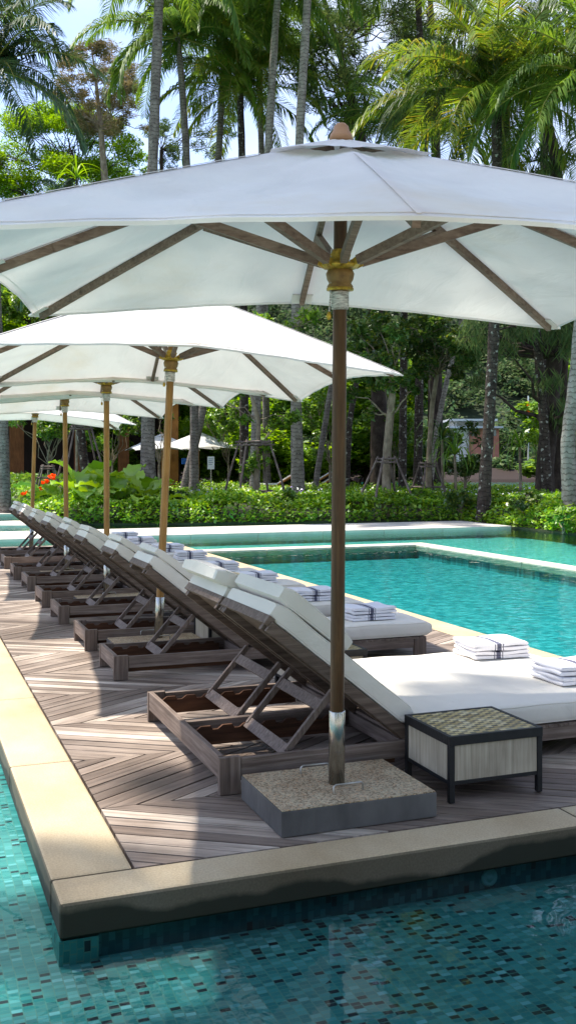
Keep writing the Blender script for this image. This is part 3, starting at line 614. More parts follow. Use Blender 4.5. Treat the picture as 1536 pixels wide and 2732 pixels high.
def build_half(root, y0, y1, seed, pillow=0.0, sag=0.0, stained=False, double=False, far=False):
    """one adjustable back with its prop and notched rails, between y0 and y1"""
    for y in (y0+0.028, y1-0.028-0.010):
        mb = MB(); x = 0.02
        mb.box(0.022, y, 0.030, 0.60, y+0.010, 0.082)
        xx = 0.05
        while xx < 0.55:                       # raised teeth between the notches
            mb.add([(xx,y,0.082),(xx+0.06,y,0.082),(xx+0.06,y+0.010,0.082),(xx,y+0.010,0.082),(xx+0.018,y,0.095),(xx+0.052,y,0.095),(xx+0.052,y+0.010,0.095),(xx+0.018,y+0.010,0.095)],
                   [(4,5,6,7),(0,1,5,4),(1,2,6,5),(2,3,7,6),(3,0,4,7)]); xx += 0.078
        mb.build('notched_rail', M['wood_in'], root)
    # backrest: two stiles, slats across, a top rail
    mb = MB()
    for y in (y0+0.045, y1-0.045):
        a, b = bx(-0.01), bx(BL); mb.beam((a[0], y, a[1]), (b[0], y, b[1]), 0.022, 0.034, (0,1,0.0001) if False else (0,0,1))
    nb = 4 if (y1-y0) < 0.4 else 5; bw_ = (y1-y0-0.034)/nb          # boards running up the back, inside the stiles
    for i in range(nb):
        yc = y0 + 0.017 + bw_*(i+0.5); p = bx(0.0, 0.014); q = bx(BL-0.02, 0.014)
        mb.beam((p[0], yc, p[1]), (q[0], yc, q[1]), bw_-0.003, 0.010)
    for y in (y0+0.008, y1-0.008):
        p = bx(-0.01, 0.004); q = bx(BL-0.005, 0.004); mb.beam((p[0], y, p[1]), (q[0], y, q[1]), 0.015, 0.036)
    a = bx(BL-0.012, 0.018); b = bx(BL+0.012, 0.018); mb.beam((a[0], (y0+y1)/2, a[1]), (b[0], (y0+y1)/2, b[1]), (y1-y0)-0.014, 0.030)
    mb.build('backrest', M['wood_back'], root, bevel=0.002)
    # prop: two bars and two boards, its foot in a notch
    mb = MB(); top = (0.392, 0.272); bot = (0.232, 0.094)
    for y in (y0+0.052, y1-0.052): mb.beam((top[0], y, top[1]), (bot[0], y, bot[1]), 0.016, 0.020)
    d = norm(V(top[0]-bot[0], 0, top[1]-bot[1]))
    for c, hw in ((0.0, 0.020), (0.175, 0.019)):
        p = V(bot[0], (y0+y1)/2, bot[1]) + d*c; mb.beam(p - d*hw*0.8, p + d*hw*1.2, (y1-y0)-0.085, 0.013)
    mb.build('support_frame', M['wood_z'], root, bevel=0.0015)
    # pad on the back
    o = 0.023
    pth = [bx(0.015, o), bx(0.25, o+0.003), bx(0.45, o), bx(0.56, o+0.004), bx(0.625, o-sag*0.3)]
    mb = sweep_cushion(pth[::-1], y0+0.006, y1-0.006, 0.060, seed, wave=0.002, top_round=0.2)
    ob = mb.build('back_pad', M['cushion'], root)
    if pillow:     # second, shorter cushion lying over the upper half of the pad
        q = o + 0.062; g = random.Random(seed)
        hp = sweep_cushion([bx(0.635 + (0.05 if double and far else 0), q-0.002-sag-(0.02 if double and far else 0)), bx(0.57, q+0.002), bx(0.46, q+0.004), bx(0.345, q+0.002)], y0+0.003+g.uniform(0,0.006), y1-0.003-g.uniform(0,0.006), 0.054 if double else 0.036, seed+7, wave=0.0035, top_round=0.2)
        hp.build('head_cushion', M['cushion'], ob)
    if stained:
        e = bx(0.635, o+0.092); st = MB(); rnd = random.Random(3)
        st.lathe([(0.0005,0.010),(0.014,0.009),(0.024,0.004),(0.030,-0.004)], 14, fn=lambda p: (e[0]+p[0]*1.2, y0+0.028+p[1]*0.8, e[1]+p[2]))
        st.build('stain_patch', M['stain'], ob)
    return ob
def make_lounger(name, label, cat, loc, widths, seed, group=None, sag=0.0):
    W = sum(widths); Lg = 1.62; root = thing(name, label, cat, loc, group); FH = 0.112
    for x in (0.0, Lg-0.075):
        for y in (0.0, W-0.022):
            mb = MB(); mb.box(x, y, 0.0, x+0.067, y+0.022, FH if x < 0.5 else 0.098); mb.build('leg', M['wood_z'], root, bevel=0.0015)
    for y in (0.004, W-0.022):
        mb = MB(); mb.box(0.069, y, 0.052, Lg-0.077, y+0.018, FH-0.006); mb.build('side_rail', M['wood_x'], root, bevel=0.0015)
    mb = MB(); mb.box(0.002, 0.024, 0.046, 0.020, W-0.024, FH+0.002); mb.build('end_rail', M['wood_y'], root, bevel=0.0015)
    mb = MB(); mb.box(Lg-0.026, 0.024, 0.05, Lg-0.010, W-0.024, 0.094); mb.build('end_rail', M['wood_y'], root, bevel=0.0015)
    mb = MB(); mb.box(HX+0.0, 0.024, 0.045, HX+0.03, W-0.024, 0.093); mb.build('cross_rail', M['wood_y'], root, bevel=0.0015)
    mb = MB(); n = 24
    for i in range(n):
        x = HX+0.008 + (Lg-HX-0.012)*i/n; mb.box(x, 0.001, 0.0965, x+0.036, W-0.001, 0.1065)
    mb.build('seat_deck', M['wood_y'], root)
    y = 0.0
    for i, w in enumerate(widths):
        if i: mb = MB(); mb.box(0.022, y-0.012, 0.040, HX-0.005, y+0.012, FH-0.004); mb.build('middle_rail', M['wood_x'], root, bevel=0.0015)
        build_half(root, y+0.004, y+w-0.004, seed+i*31, pillow=1.0, sag=sag + (0.012 if i else 0.0), stained=(len(widths) == 2 and i == 1), double=len(widths) == 2, far=i == 1); y += w
    mb = sweep_cushion([(HX+0.03, 0.1075), (1.1, 0.1075), (Lg+0.03, 0.1075)], 0.002, W-0.002, 0.074, seed+99, wave=0.0025, top_round=0.3)
    mb.build('seat_pad', M['cushion'], root)
    return root
LB = 0.895
A_DBL = 2.925
make_lounger('double_daybed', 'wide double teak daybed with two propped backs and one broad cream mattress', 'daybed', (LB, A_DBL, 0), (0.48, 0.478), 5)
ORD = ['first', 'second', 'third', 'fourth', 'fifth', 'sixth', 'seventh', 'eighth']
lounger_a = [4.64, 5.42, 6.38, 7.16, 8.13, 8.92, 9.88, 10.66]
def subtree(o, parent=None, loc=None):
    c = o.copy(); COL.objects.link(c)
    if parent is not None: c.parent = parent
    if loc is not None: c.location = tuple(v*S for v in loc)
    for ch in o.children: subtree(ch, c)
    return c
protos = {}
for i, a in enumerate(lounger_a):
    lab = 'single teak lounger with cream pad, %s in the row behind the double daybed' % ORD[i]
    if i == 7: lab = 'single teak lounger with cream pad, farthest of the row at the deck end'
    k = i % 3
    if k not in protos:
        protos[k] = make_lounger('sun_lounger', lab, 'sun lounger', (LB + 0.02, a, 0), (0.366,), 100+i*13, 'single sun loungers in a row along the deck', sag=0.006*k)
    else:
        c = subtree(protos[k], None, (LB + 0.02 + 0.014*math.sin(i*2.1), a, 0)); c['label'] = lab; c.rotation_euler = (0,0,math.radians(1.3*math.sin(i*1.9+1)))

# ---------------------------------------------------------------- towels
def towel_mesh(seed):
    rnd = random.Random(seed); mb = MB(); lx, ly = 0.26, 0.195
    th = 0.0158; nl = 2
    for l in range(nl):
        z0 = l*th; ns = 18; sec = []
        wx = lx/2 - rnd.uniform(0, 0.006); ox = rnd.uniform(-0.004, 0.004); r = th*0.5
        for j in range(7):
            t = math.radians(-90+180*j/6); sec.append((wx-r+r*math.cos(t)+ox, r+r*math.sin(t)))
        for j in range(7):
            t = math.radians(90+180*j/6); sec.append((-wx+r+r*math.cos(t)+ox, r+r*math.sin(t)))
        # a few points across the top and bottom
        full = []
        for i, p in enumerate(sec):
            full.append(p); q = sec[(i+1) % len(sec)]
            if abs(q[0]-p[0]) > 0.1:
                for j in range(1, 9): full.append((p[0]+(q[0]-p[0])*j/9, p[1]))
        ns = len(full); vs = []; ny = 10; ph = [rnd.uniform(0, 6.3) for _ in range(4)]
        for i in range(ny+1):
            y = -ly/2 + ly*i/ny + rnd.uniform(-0.001, 0.001); e = 0.75 if i in (0, ny) else 1.0
            for (x, z) in full:
                zz = r + (z-r)*e*1.04; zz += 0.0030*math.sin(x*28+ph[0]+l)*math.cos(y*31+ph[1])
                vs.append((x + 0.003*math.sin(y*26+ph[2]), y, z0+zz))
        mb.add(vs, [(i*ns+j, i*ns+(j+1)%ns, (i+1)*ns+(j+1)%ns, (i+1)*ns+j) for i in range(ny) for j in range(ns)], 0, True)
        mb.add(vs[:ns], [tuple(reversed(range(ns)))]); mb.add(vs[ny*ns:], [tuple(range(ns))])
    return mb
tproto = [towel_mesh(k).build('folded_towel', M['towel']) for k in range(4)]
used = [False]*4
def place_towel(k, loc, rz, label):
    if not used[k]: o = tproto[k]; used[k] = True
    else: o = tproto[k].copy(); COL.objects.link(o)
    o.location = tuple(v*S for v in loc); o.rotation_euler = (0, 0, math.radians(rz))
    tag(o, label, 'towel', 'folded towels on the lounger mattresses')
rt = random.Random(12)
def towel_pair(x, y, z, where, k):
    r = rt.uniform(-5, 5)
    place_towel(k % 4, (x, y, z), r, 'lower folded white towel with grey stripes on the ' + where)
    place_towel((k+1) % 4, (x+rt.uniform(-0.006, 0.006), y+rt.uniform(-0.006, 0.006), z+0.034), r+rt.uniform(-3, 3), 'upper folded white towel with grey stripes on the ' + where)
ZT = 0.188
towel_pair(2.36, 3.19, ZT, 'near half of the double daybed', 0)
towel_pair(2.33, 3.72, ZT, 'far half of the double daybed', 1)
for i, a in enumerate(lounger_a):
    where = ('%s single lounger in the row' % ORD[i]) if i < 7 else 'farthest single lounger'
    towel_pair(2.27 + 0.02*math.sin(i*1.7), a+0.19, ZT, where, i)

# ---------------------------------------------------------------- side tables
def make_table(loc, label):
    W_, D_, H_ = 0.32, 0.285, 0.196; root = thing('side_table', label, 'side table', loc, 'mosaic-topped side tables'); l = 0.017
    for x in (0, W_-l):
        for y in (0, D_-l):
            mb = MB(); mb.box(x, y, 0, x+l, y+l, H_-0.028); mb.build('leg', M['black'], root, bevel=0.001)
    mb = MB()
    mb.box(-0.001, -0.001, H_-0.0275, W_+0.001, 0.012, H_); mb.box(-0.001, D_-0.012, H_-0.0275, W_+0.001, D_+0.001, H_)
    mb.box(-0.001, 0.0125, H_-0.0275, 0.012, D_-0.0125, H_); mb.box(W_-0.012, 0.0125, H_-0.0275, W_+0.001, D_-0.0125, H_)
    z = 0.052
    mb.box(l, 0.002, z, W_-l, 0.014, z+0.011); mb.box(l, D_-0.014, z, W_-l, D_-0.002, z+0.011); mb.box(0.002, l, z, 0.014, D_-l, z+0.011); mb.box(W_-0.014, l, z, W_-0.002, D_-l, z+0.011)
    mb.build('frame', M['black'], root, bevel=0.0008)
    mb = MB(); mb.box(0.0125, 0.0128, H_-0.02, W_-0.0125, D_-0.0128, H_-0.0015); mb.build('tabletop', M['tabletop'], root)
    for (x0,y0,x1,y1) in ((l+0.001,0.004,W_-l-0.001,0.011),(l+0.001,D_-0.011,W_-l-0.001,D_-0.004),(0.004,l+0.001,0.011,D_-l-0.001),(W_-0.011,l+0.001,W_-0.004,D_-l-0.001)):
        mb = MB(); mb.box(x0,y0,z+0.0115,x1,y1,H_-0.029); mb.build('side_panel', M['pale_wood'], root)
    return root
make_table((1.503, 2.618, 0), 'low side table with shell mosaic top and black frame beside the double daybed, nearest one')
make_table((1.56, 3.98, 0), 'low mosaic side table between the double daybed and the first single lounger')
make_table((1.49, 5.06, 0), 'low mosaic side table between the first and second single loungers')

# ---------------------------------------------------------------- parasols
def cf(X, Y): return ba(X, Y)
def make_parasol(label, foot, lean, rot, s, zm, zc, za, pole_mat, tweak=None, slab=(0.467,0.342), slab_off=(0,0), gust=0):
    """foot in deck axes; lean in camera frame; rot in camera frame"""
    root = thing('parasol', label, 'parasol', (foot[0], foot[1], 0), 'square canvas parasols along the deck')
    lx, ly = ba(lean[0], lean[1]); r = rot - math.atan2(SA, CA)
    k = norm((lx, ly, 1)); e = V(math.cos(r), math.sin(r), 0); e = norm(e - k*(e@k)); u = np.cross(k, e)
    def Lp(x, y, z): return tuple(e*x + u*y + k*z)
    # slab with pebble top, handles
    w, d = slab; x0, y0 = -w/2+slab_off[0], -d/2+slab_off[1]
    mb = MB(); mb.box(x0, y0, 0.0005, x0+w, y0+d, 0.0685); sb = mb.build('base_slab', M['slab_side'], root, bevel=0.002)
    mb = MB(); mb.box(x0+0.003, y0+0.003, 0.0686, x0+w-0.003, y0+d-0.003, 0.0725); mb.build('pebble_top', M['pebble'], sb, bevel=0.001)
    for hx, hy, ang in ((0.0, -0.085, 0), (-0.02, 0.115, 0)):
        mb = MB(); hl = 0.045; z = 0.072
        mb.tube([(hx-hl, hy, z), (hx-hl, hy, z+0.018), (hx-hl+0.006, hy, z+0.023), (hx+hl-0.006, hy, z+0.023), (hx+hl, hy, z+0.018), (hx+hl, hy, z)], 0.0028, 8)
        mb.build('handle', M['rod'], sb)
    mb = MB(); fn = lambda p: Lp(*p)
    mb.lathe([(0.0001,0.0728),(0.0235,0.0728),(0.0235,0.285),(0.0222,0.287),(0.0205,0.287)], 24, fn=fn); mb.build('steel_socket', M['steel'], root)
    mb = MB(); mb.lathe([(0.0203,0.10),(0.0203,1.2),(0.0195,1.44),(0.0185,za-0.04)], 20, fn=fn); mb.build('pole', pole_mat, root)
    mb = MB(); mb.lathe([(0.0205,1.432),(0.0245,1.434),(0.0255,1.445),(0.0248,1.455),(0.0257,1.465),(0.0248,1.475),(0.0255,1.482),(0.0205,1.484)], 20, fn=fn); rw = mb.build('rope_wrap', M['rope'], root)
    mb = MB(); mb.tube([Lp(-0.026,-0.006,1.60), Lp(-0.027,-0.012,1.52), Lp(-0.030,-0.016,1.46), Lp(-0.033,-0.016,1.425)], 0.0022, 6); mb.build('pull_cord', M['rope'], root)
    mb = MB(); mb.lathe([(0.0005,1.402),(0.006,1.404),(0.0075,1.413),(0.005,1.424),(0.0005,1.426)], 10, c=(-0.033,-0.016), fn=fn); mb.build('cord_toggle', M['gold'], root)
    # hub: turned cup with brass rings and a toothed crown
    mb = MB(); mb.lathe([(0.021,1.484),(0.034,1.488),(0.037,1.497),(0.031,1.506),(0.037,1.516),(0.040,1.532),(0.034,1.545),(0.021,1.549)], 24, fn=fn); hub = mb.build('hub', M['hubwood'], root)
    mb = MB(); mb.lathe([(0.030,1.4855),(0.0375,1.4855),(0.0385,1.4905),(0.036,1.4945)], 24, fn=fn); mb.build('brass_ring', M['gold'], hub)
    mb = MB(); mb.lathe([(0.0345,1.543),(0.050,1.549),(0.056,1.556),(0.050,1.562),(0.024,1.566),(0.030,1.585),(0.021,1.600)], 24, fn=fn)
    for i in range(8):
        t = math.pi*i/4; c_, s_ = math.cos(t), math.sin(t)
        mb.beam(Lp(0.044*c_, 0.044*s_, 1.556), Lp(0.085*c_, 0.085*s_, 1.578), 0.016, 0.020, k)
    mb.build('brass_crown', M['gold'], hub)
    # canopy surface
    def edge(t):      # t in 0..8 around the square: even = corner, odd = middle of a side
        cyc = [(1,1),(0,1),(-1,1),(-1,0),(-1,-1),(0,-1),(1,-1),(1,0)]
        i = int(t) % 8; f = t - int(t); a_, b_ = cyc[i], cyc[(i+1) % 8]
        x = (a_[0]*(1-f)+b_[0]*f)*s; y = (a_[1]*(1-f)+b_[1]*f)*s
        za_ = zc if i % 2 == 0 else zm; zb_ = zm if i % 2 == 0 else zc
        tw = tweak or {}
        za_ += tw.get(i, 0); zb_ += tw.get((i+1) % 8, 0)
        bow = math.sin(math.pi*f)
        inn = 1 - 0.016*bow
        return x*inn, y*inn, za_*(1-f)+zb_*f + 0.006*bow, bow
    def surf(t, q, dz=0.0):
        x, y, z, bow = edge(t)
        arch = 0.028*q*(1-q)*1.0
        sag = -0.030*bow*math.sin(math.pi*min(1, q))*0.9
        wr = 0.0030*math.sin(t*23+q*7+gust)*q*(1.15-q)*3*bow + 0.004*math.sin(q*17+t*3+gust)*q*bow*0.5
        return (x*q, y*q, za + (z-za)*q + arch + sag + wr + dz)
    def grid(q0, q1, nt_, nq, dz=0.0, scal=0.0):
        vs = []
        for j in range(nq+1):
            q = q0+(q1-q0)*j/nq
            for i in range(nt_):
                t = 8*i/nt_; p = surf(t, q, dz)
                if scal: b_ = math.sin(math.pi*(t % 1)); p = (p[0], p[1], p[2] + scal*b_*(q/q1)**2)
                vs.append(Lp(*p))
        return vs, [(j*nt_+i, (j+1)*nt_+i, (j+1)*nt_+(i+1)%nt_, j*nt_+(i+1)%nt_) for j in range(nq) for i in range(nt_)]
    mb = MB(); vs, fs = grid(0.12, 1.0, 128, 26); mb.add(vs, fs, 0, True)
    n_ = 128; hem = []
    last = vs[-n_:]
    mb.add(list(last) + [tuple(V(*p) - k*0.008 - 0.003*norm(V(*p) - k*(V(*p)@k))) for p in last], [(i, n_+i, n_+(i+1)%n_, (i+1)%n_) for i in range(n_)], 0, True)
    can = mb.build('canopy', M['canopy'], root)
    mb = MB(); vs, fs = grid(0.02, 0.215, 96, 8, 0.010, 0.024); mb.add(vs, fs, 0, True); mb.build('vent_cap', M['canopy'], can)
    sm = MB()          # flat-felled seams over each rib, and the stitched hem line
    for i in range(8):
        ps = [surf(i, q_, 0.0022) for q_ in (0.25, 0.4, 0.55, 0.7, 0.85, 0.99)]
        for p_, q_ in zip(ps[:-1], ps[1:]): sm.beam(Lp(*p_), Lp(*q_), 0.010, 0.0016, k)
    hp_ = [surf(8*j/64, 0.978, 0.0018) for j in range(65)]
    for p_, q_ in zip(hp_[:-1], hp_[1:]): sm.beam(Lp(*p_), Lp(*q_), 0.003, 0.0012, k)
    sm.build('seams', M['canopy'], can)
    # end pockets
    for i in range(8):
        x, y, z, _ = edge(i); mb = MB(); c_ = V(x, y, 0)*0.955
        p0 = Lp(x*0.93, y*0.93, z + (za-z)*0.07 - 0.006); p1 = Lp(x*0.995, y*0.995, z - 0.004)
        mb.beam(p0, p1, 0.075 if i % 2 else 0.06, 0.006, k); mb.build('end_pocket', M['canopy'], can)
    # ribs under the cloth, struts from the hub
    for i in range(8):
        x, y, z, _ = edge(i)
        def on(q): p = surf(i, q, -0.018); return Lp(*p)
        mb = MB(); qs = [0.03, 0.2, 0.4, 0.6, 0.8, 0.965]
        for q0, q1 in zip(qs[:-1], qs[1:]): mb.beam(on(q0), on(q1+0.004), 0.017, 0.024, k)
        rb = mb.build('rib', M['rib'], root)
        L_ = math.hypot(x, y); dd = (x/L_, y/L_); q = 0.47/L_ if i % 2 else 0.52/L_
        m2 = MB(); p0 = Lp(dd[0]*0.062, dd[1]*0.062, 1.566); pe = surf(i, q, -0.034); m2.beam(p0, Lp(*pe), 0.019, 0.026, k); m2.build('strut', M['rib'], rb)
    mb = MB(); mb.lathe([(0.0001,za+0.052),(0.012,za+0.050),(0.020,za+0.042),(0.023,za+0.030),(0.031,za+0.018),(0.033,za+0.006),(0.018,za+0.001)], 24, fn=fn); mb.build('finial', M['pink_wood'], root)
    return root
def foot(X, Y): return ba(X, Y)
make_parasol('large square cream parasol on a brown pole, nearest one, beside the double daybed', foot(.14,2.95), (0.004,-0.060), 0.10, 0.985, 1.530, 1.475, 1.897, M['pole_dark'], tweak={0:-0.012,1:0.02,2:0.012,5:-0.012}, gust=1)
make_parasol('sunlit square parasol on a golden pole between the first and second single loungers', foot(-.69,5.40), (0.044,0.018), 0.24, 0.955, 1.513, 1.450, 1.95, M['pole'], slab_off=(-0.02,-0.08), gust=2)
make_parasol('square parasol on a golden pole between the third and fourth single loungers', foot(-1.275,7.18), (0.0,-0.01), 0.22, 0.975, 1.519, 1.438, 1.95, M['pole'], gust=3)
make_parasol('square parasol on a golden pole between the fifth and sixth single loungers', foot(-1.905,8.79), (-0.014,0.008), 0.26, 0.970, 1.520, 1.438, 1.95, M['pole'], gust=4)
make_parasol('square parasol on a golden pole at the far end of the row', foot(-2.76,10.95), (0.03,0.0), 0.25, 0.970, 1.50, 1.42, 1.92, M['pole'], gust=5)

# ---------------------------------------------------------------- planting
RNG = np.random.default_rng(7)
def rand_units(n, rng):
    v = rng.normal(size=(n,3)); return v/np.linalg.norm(v, axis=1)[:,None]
def leaf_quads(c, l, w, rng, up=0.4, hang=0.0, fold=0.0):
    """one diamond-shaped leaf per centre"""
    n = len(c); l = np.broadcast_to(l, (n,))[:,None]; w = np.broadcast_to(w, (n,))[:,None]
    d = rand_units(n, rng); d[:,2] = d[:,2]*0.6 - hang; d /= np.linalg.norm(d, axis=1)[:,None]
    nn = rand_units(n, rng); nn[:,2] = np.abs(nn[:,2]) + up*2; s = np.cross(d, nn); s /= np.linalg.norm(s, axis=1)[:,None] + 1e-9
    out = np.empty((n,4,3)); out[:,0] = c - d*l; out[:,1] = c + s*w - d*l*0.1; out[:,2] = c + d*l; out[:,3] = c - s*w - d*l*0.1
    return out.reshape(-1,3)
def blob(c, r, n, rng, squash=0.7, shell=0.5):
    u = rand_units(n, rng); q = rng.random(n)**(1/3.0); q = shell + (1-shell)*q if False else q**0.6
    p = u*q[:,None]*r; p[:,2] *= squash; return np.array(c) + p
def limb(mb, p0, p1, r0, r1, rng, n=5, wob=0.08):
    p0 = V(*p0); p1 = V(*p1); d = np.linalg.norm(p1-p0); pts = []; rad = []
    for i in range(n+1):
        t = i/n; p = p0 + (p1-p0)*t
        if 0 < i < n: p = p + rng.normal(size=3)*wob*d*0.5
        p[2] += math.sin(t*math.pi)*0.05*d; pts.append(p); rad.append(r0+(r1-r0)*t)
    mb.tube(pts, rad, 6); return pts
def tree(name, label, cat, base, trunk, clumps, leaf, bark, llen=0.05, lwid=0.022, dens=1.0, seed=0, group=None, hang=0.0, up=0.4, squash=0.7, limbs=True, twig=True):
    """trunk: [(x,y,z,r)] in deck axes relative to the base; clumps: [(x,y,z,radius)]"""
    rng = np.random.default_rng(seed); root = thing(name, label, cat, (base[0], base[1], 0), group)
    mb = MB(); mb.tube([t[:3] for t in trunk], [t[3] for t in trunk], 10)
    cl = []
    T = [V(*t[:3]) for t in trunk]
    for (x, y, z, r) in clumps:
        c = V(x, y, z)
        if limbs:
            k = min(range(len(T)), key=lambda i: abs(T[i][2]-(z-r*0.9-0.25*np.linalg.norm(c[:2]-T[i][:2]))) + 0.2*np.linalg.norm(T[i][:2]-c[:2]))
            pts = limb(mb, T[k], c, max(0.010, trunk[k][3]*0.3), 0.006, rng)
            if twig:
                for _ in range(3): limb(mb, pts[-2], c + rand_units(1, rng)[0]*r*V(1,1,squash)*0.85, 0.009, 0.004, rng, 3)
        vol = r*r; n = int(3200*vol*dens/(llen*20)) + 30
        sub = max(3, int(6*r/0.35)); cs = blob(c, r*0.82, sub*3, rng, squash)
        for s_ in cs: cl.append(blob(s_, r*0.34, max(4, n//(sub*3)), rng, 0.8))
    mb.build('trunk', bark, root)
    P = np.concatenate(cl); sz = rng.uniform(0.7, 1.3, len(P))
    bulk('crown', leaf_quads(P, llen*sz, lwid*sz, rng, up, hang), 4, leaf, root)
    return root

# palms ---------------------------------------------------------
def palm_meshes(seed, nf=22, L0=2.7, young=False):
    rng = np.random.default_rng(seed); lv = []; rb = MB()
    for i in range(nf):
        g = i/(nf-1); az = i*2.39996 + rng.normal()*0.15
        e0 = math.radians(82 - 96*g**0.9 + rng.normal()*5); droop = math.radians(58 + 40*(1-abs(g-0.45)) + rng.normal()*10)
        Lf = L0*(0.72 + 0.28*math.sin(min(1, g*1.6+0.25)*math.pi*0.5))*rng.uniform(0.9, 1.08); ns = 50
        p = V(0.03*math.cos(az), 0.03*math.sin(az), 0.0); tw = rng.normal()*0.35; pts = [p.copy()]; ds = []
        side0 = V(-math.sin(az), math.cos(az), 0)
        for j in range(ns):
            t = j/ns; e = e0 - droop*t**1.35; a_ = az + 0.18*tw*t
            d = V(math.cos(a_)*math.cos(e), math.sin(a_)*math.cos(e), math.sin(e)); ds.append(d); p = p + d*Lf/ns; pts.append(p.copy())
        idx = list(range(0, ns+1, 5)); rb.tube([pts[k] for k in idx], [0.022*(1-0.85*k/ns) for k in idx], 5, cap=False)
        for j in range(3, ns):
            t = j/ns; d = ds[j]
            ll = 0.62*math.sin(math.pi*min(1, 0.16+0.80*t))**0.7*(L0/2.7)*rng.uniform(0.88, 1.1)
            nrm = np.cross(d, side0); nrm = nrm if nrm[2] > 0 else -nrm
            for sg in (-1, 1):
                for rep in (0, 1):
                    q = pts[j] + ds[j]*(Lf/ns)*0.5*rep
                    d1 = norm(side0*sg*0.85 + d*(0.42+0.5*t) + nrm*0.22 + rng.normal(size=3)*0.10)
                    d2 = norm(d1*0.62 + V(0,0,-1)*(0.55+0.35*rng.random()) + rng.normal(size=3)*0.06)
                    wv = norm(np.cross(d1, V(0,0,1)) + d*0.2)*0.0145
                    a0 = q; a1 = q + d1*ll*0.5; a2 = a1 + d2*ll*0.5
                    lv += [a0-wv*0.5, a0+wv*0.5, a1-wv, a1+wv, a2-wv*0.12, a2+wv*0.12]
    lv = np.array(lv); n = len(lv)//6; base = np.arange(n)[:,None]*6
    fi = np.concatenate([base+np.array([0,1,3,2]), base+np.array([2,3,5,4])], axis=1).reshape(-1,4)
    return lv, fi, rb
PALM = [palm_meshes(s, nf) for s, nf in ((11, 24), (23, 21), (37, 26))]
palm_cache = {}
def palm(label, trunk, Yd, mat='palm_leaf', variant=0, size=1.0, rot=0.0, bark='palm_trunk', crown=True, flare=1.25, tilt=(0,0), cat='palm tree'):
    """trunk: [(px, py, radius)] from the crown downwards at depth Yd; the last point is carried to the ground"""
    P = []
    for (px, py, r) in trunk: b, a, z = F(px, py, Yd); P.append((b, a, z, r))
    b, a, z, r = P[-1]
    if z > 0.05:
        if len(P) > 1:
            s_ = (P[-1][0]-P[-2][0])/(P[-1][2]-P[-2][2]+1e-9)*0.6, (P[-1][1]-P[-2][1])/(P[-1][2]-P[-2][2]+1e-9)*0.6
        else: s_ = (0, 0)
        P.append((b - s_[0]*z, a - s_[1]*z, -0.02, r*flare))
    base = P[-1][:2]; root = thing('palm_tree', label, cat, (base[0], base[1], 0), 'palm trees around the pool')
    mb = MB(); pts = [(p[0]-base[0], p[1]-base[1], p[2]) for p in P][::-1]; rad = [p[3] for p in P][::-1]
    # smooth the line
    Q = []; R_ = []
    for i in range(len(pts)-1):
        for j in range(6):
            t = j/6; Q.append(tuple(V(*pts[i])*(1-t)+V(*pts[i+1])*t)); R_.append((rad[i]*(1-t)+rad[i+1]*t)*(1+0.05*math.sin((i*6+j)*2.3)))
    Q.append(pts[-1]); R_.append(rad[-1])
    for _ in range(2): Q = [Q[0]] + [tuple((V(*Q[k-1])+2*V(*Q[k])+V(*Q[k+1]))/4) for k in range(1, len(Q)-1)] + [Q[-1]]
    mb.tube(Q, R_, 12); mb.build('trunk', M[bark], root)
    if crown:
        key = (variant, mat); top = pts[-1]
        if key not in palm_cache:
            lv, fi, rb = PALM[variant]
            o = bulk('crown', lv, 6, M[mat], root, fidx=fi); rr = rb.build('frond_ribs', M['rachis'], o); palm_cache[key] = (o, rr)
        else:
            so, sr = palm_cache[key]; o = so.copy(); COL.objects.link(o); o.parent = root; rr = sr.copy(); COL.objects.link(rr); rr.parent = o
        o.location = tuple(c*S for c in top); o.scale = (size,)*3; o.rotation_euler = (tilt[0], tilt[1], rot)
    return root
palm('tall coconut palm with grey ringed trunk rising past the left end of the near parasol', [(436,-190,0.085),(424,0,0.09),(408,430,0.10),(399,700,0.11),(395,1120,0.125),(395,1270,0.15)], 19.5, 'palm_leaf', 0, 0.95, 0.4, flare=1.2)
palm('slender coconut palm with curved dark trunk just right of the tall ringed one', [(474,100,0.065),(484,200,0.075),(498,413,0.085),(512,800,0.09),(519,1090,0.095),(518,1265,0.11)], 24, 'palm_leaf', 1, 0.98, 1.9)
palm('coconut palm with thin pale trunk standing left of the parasol finial', [(745,-60,0.07),(735,60,0.08),(716,385,0.09),(690,900,0.10),(683,1110,0.105)], 23, 'palm_leaf', 2, 0.9, 2.9, 'palm_trunk_pale')
palm('pale trunked coconut palm immediately left of the parasol finial', [(828,-220,0.08),(820,0,0.088),(798,366,0.095),(787,900,0.10),(790,1100,0.12),(794,1270,0.145)], 22, 'palm_leaf', 0, 1.0, 4.2, 'palm_trunk_pale')
palm('short coconut palm with yellow green fronds in the gap between two pale trunks', [(640,245,0.08),(646,420,0.09),(650,900,0.10)], 25, 'palm_leaf_y', 1, 0.95, 0.9, 'palm_trunk_dark')
palm('bushy coconut palm with heavy green crown near the top centre of the view', [(600,40,0.07),(590,300,0.08),(546,1085,0.09),(500,1262,0.105)], 25.5, 'palm_leaf', 2, 1.15, 5.0)
palm('big coconut palm with yellowing lower fronds over the right of the near parasol', [(1322,255,0.085),(1325,480,0.09),(1317,870,0.095),(1305,1100,0.095),(1293,1270,0.105)], 17.0, 'palm_leaf_y', 0, 1.0, 2.2, 'palm_trunk_dark')
palm('dark twin trunk coconut palm close beside the big yellowing one', [(1350,215,0.075),(1346,480,0.08),(1430,880,0.085),(1448,1100,0.085)], 18.6, 'palm_leaf_d', 1, 1.05, 0.2, 'palm_trunk_dark')
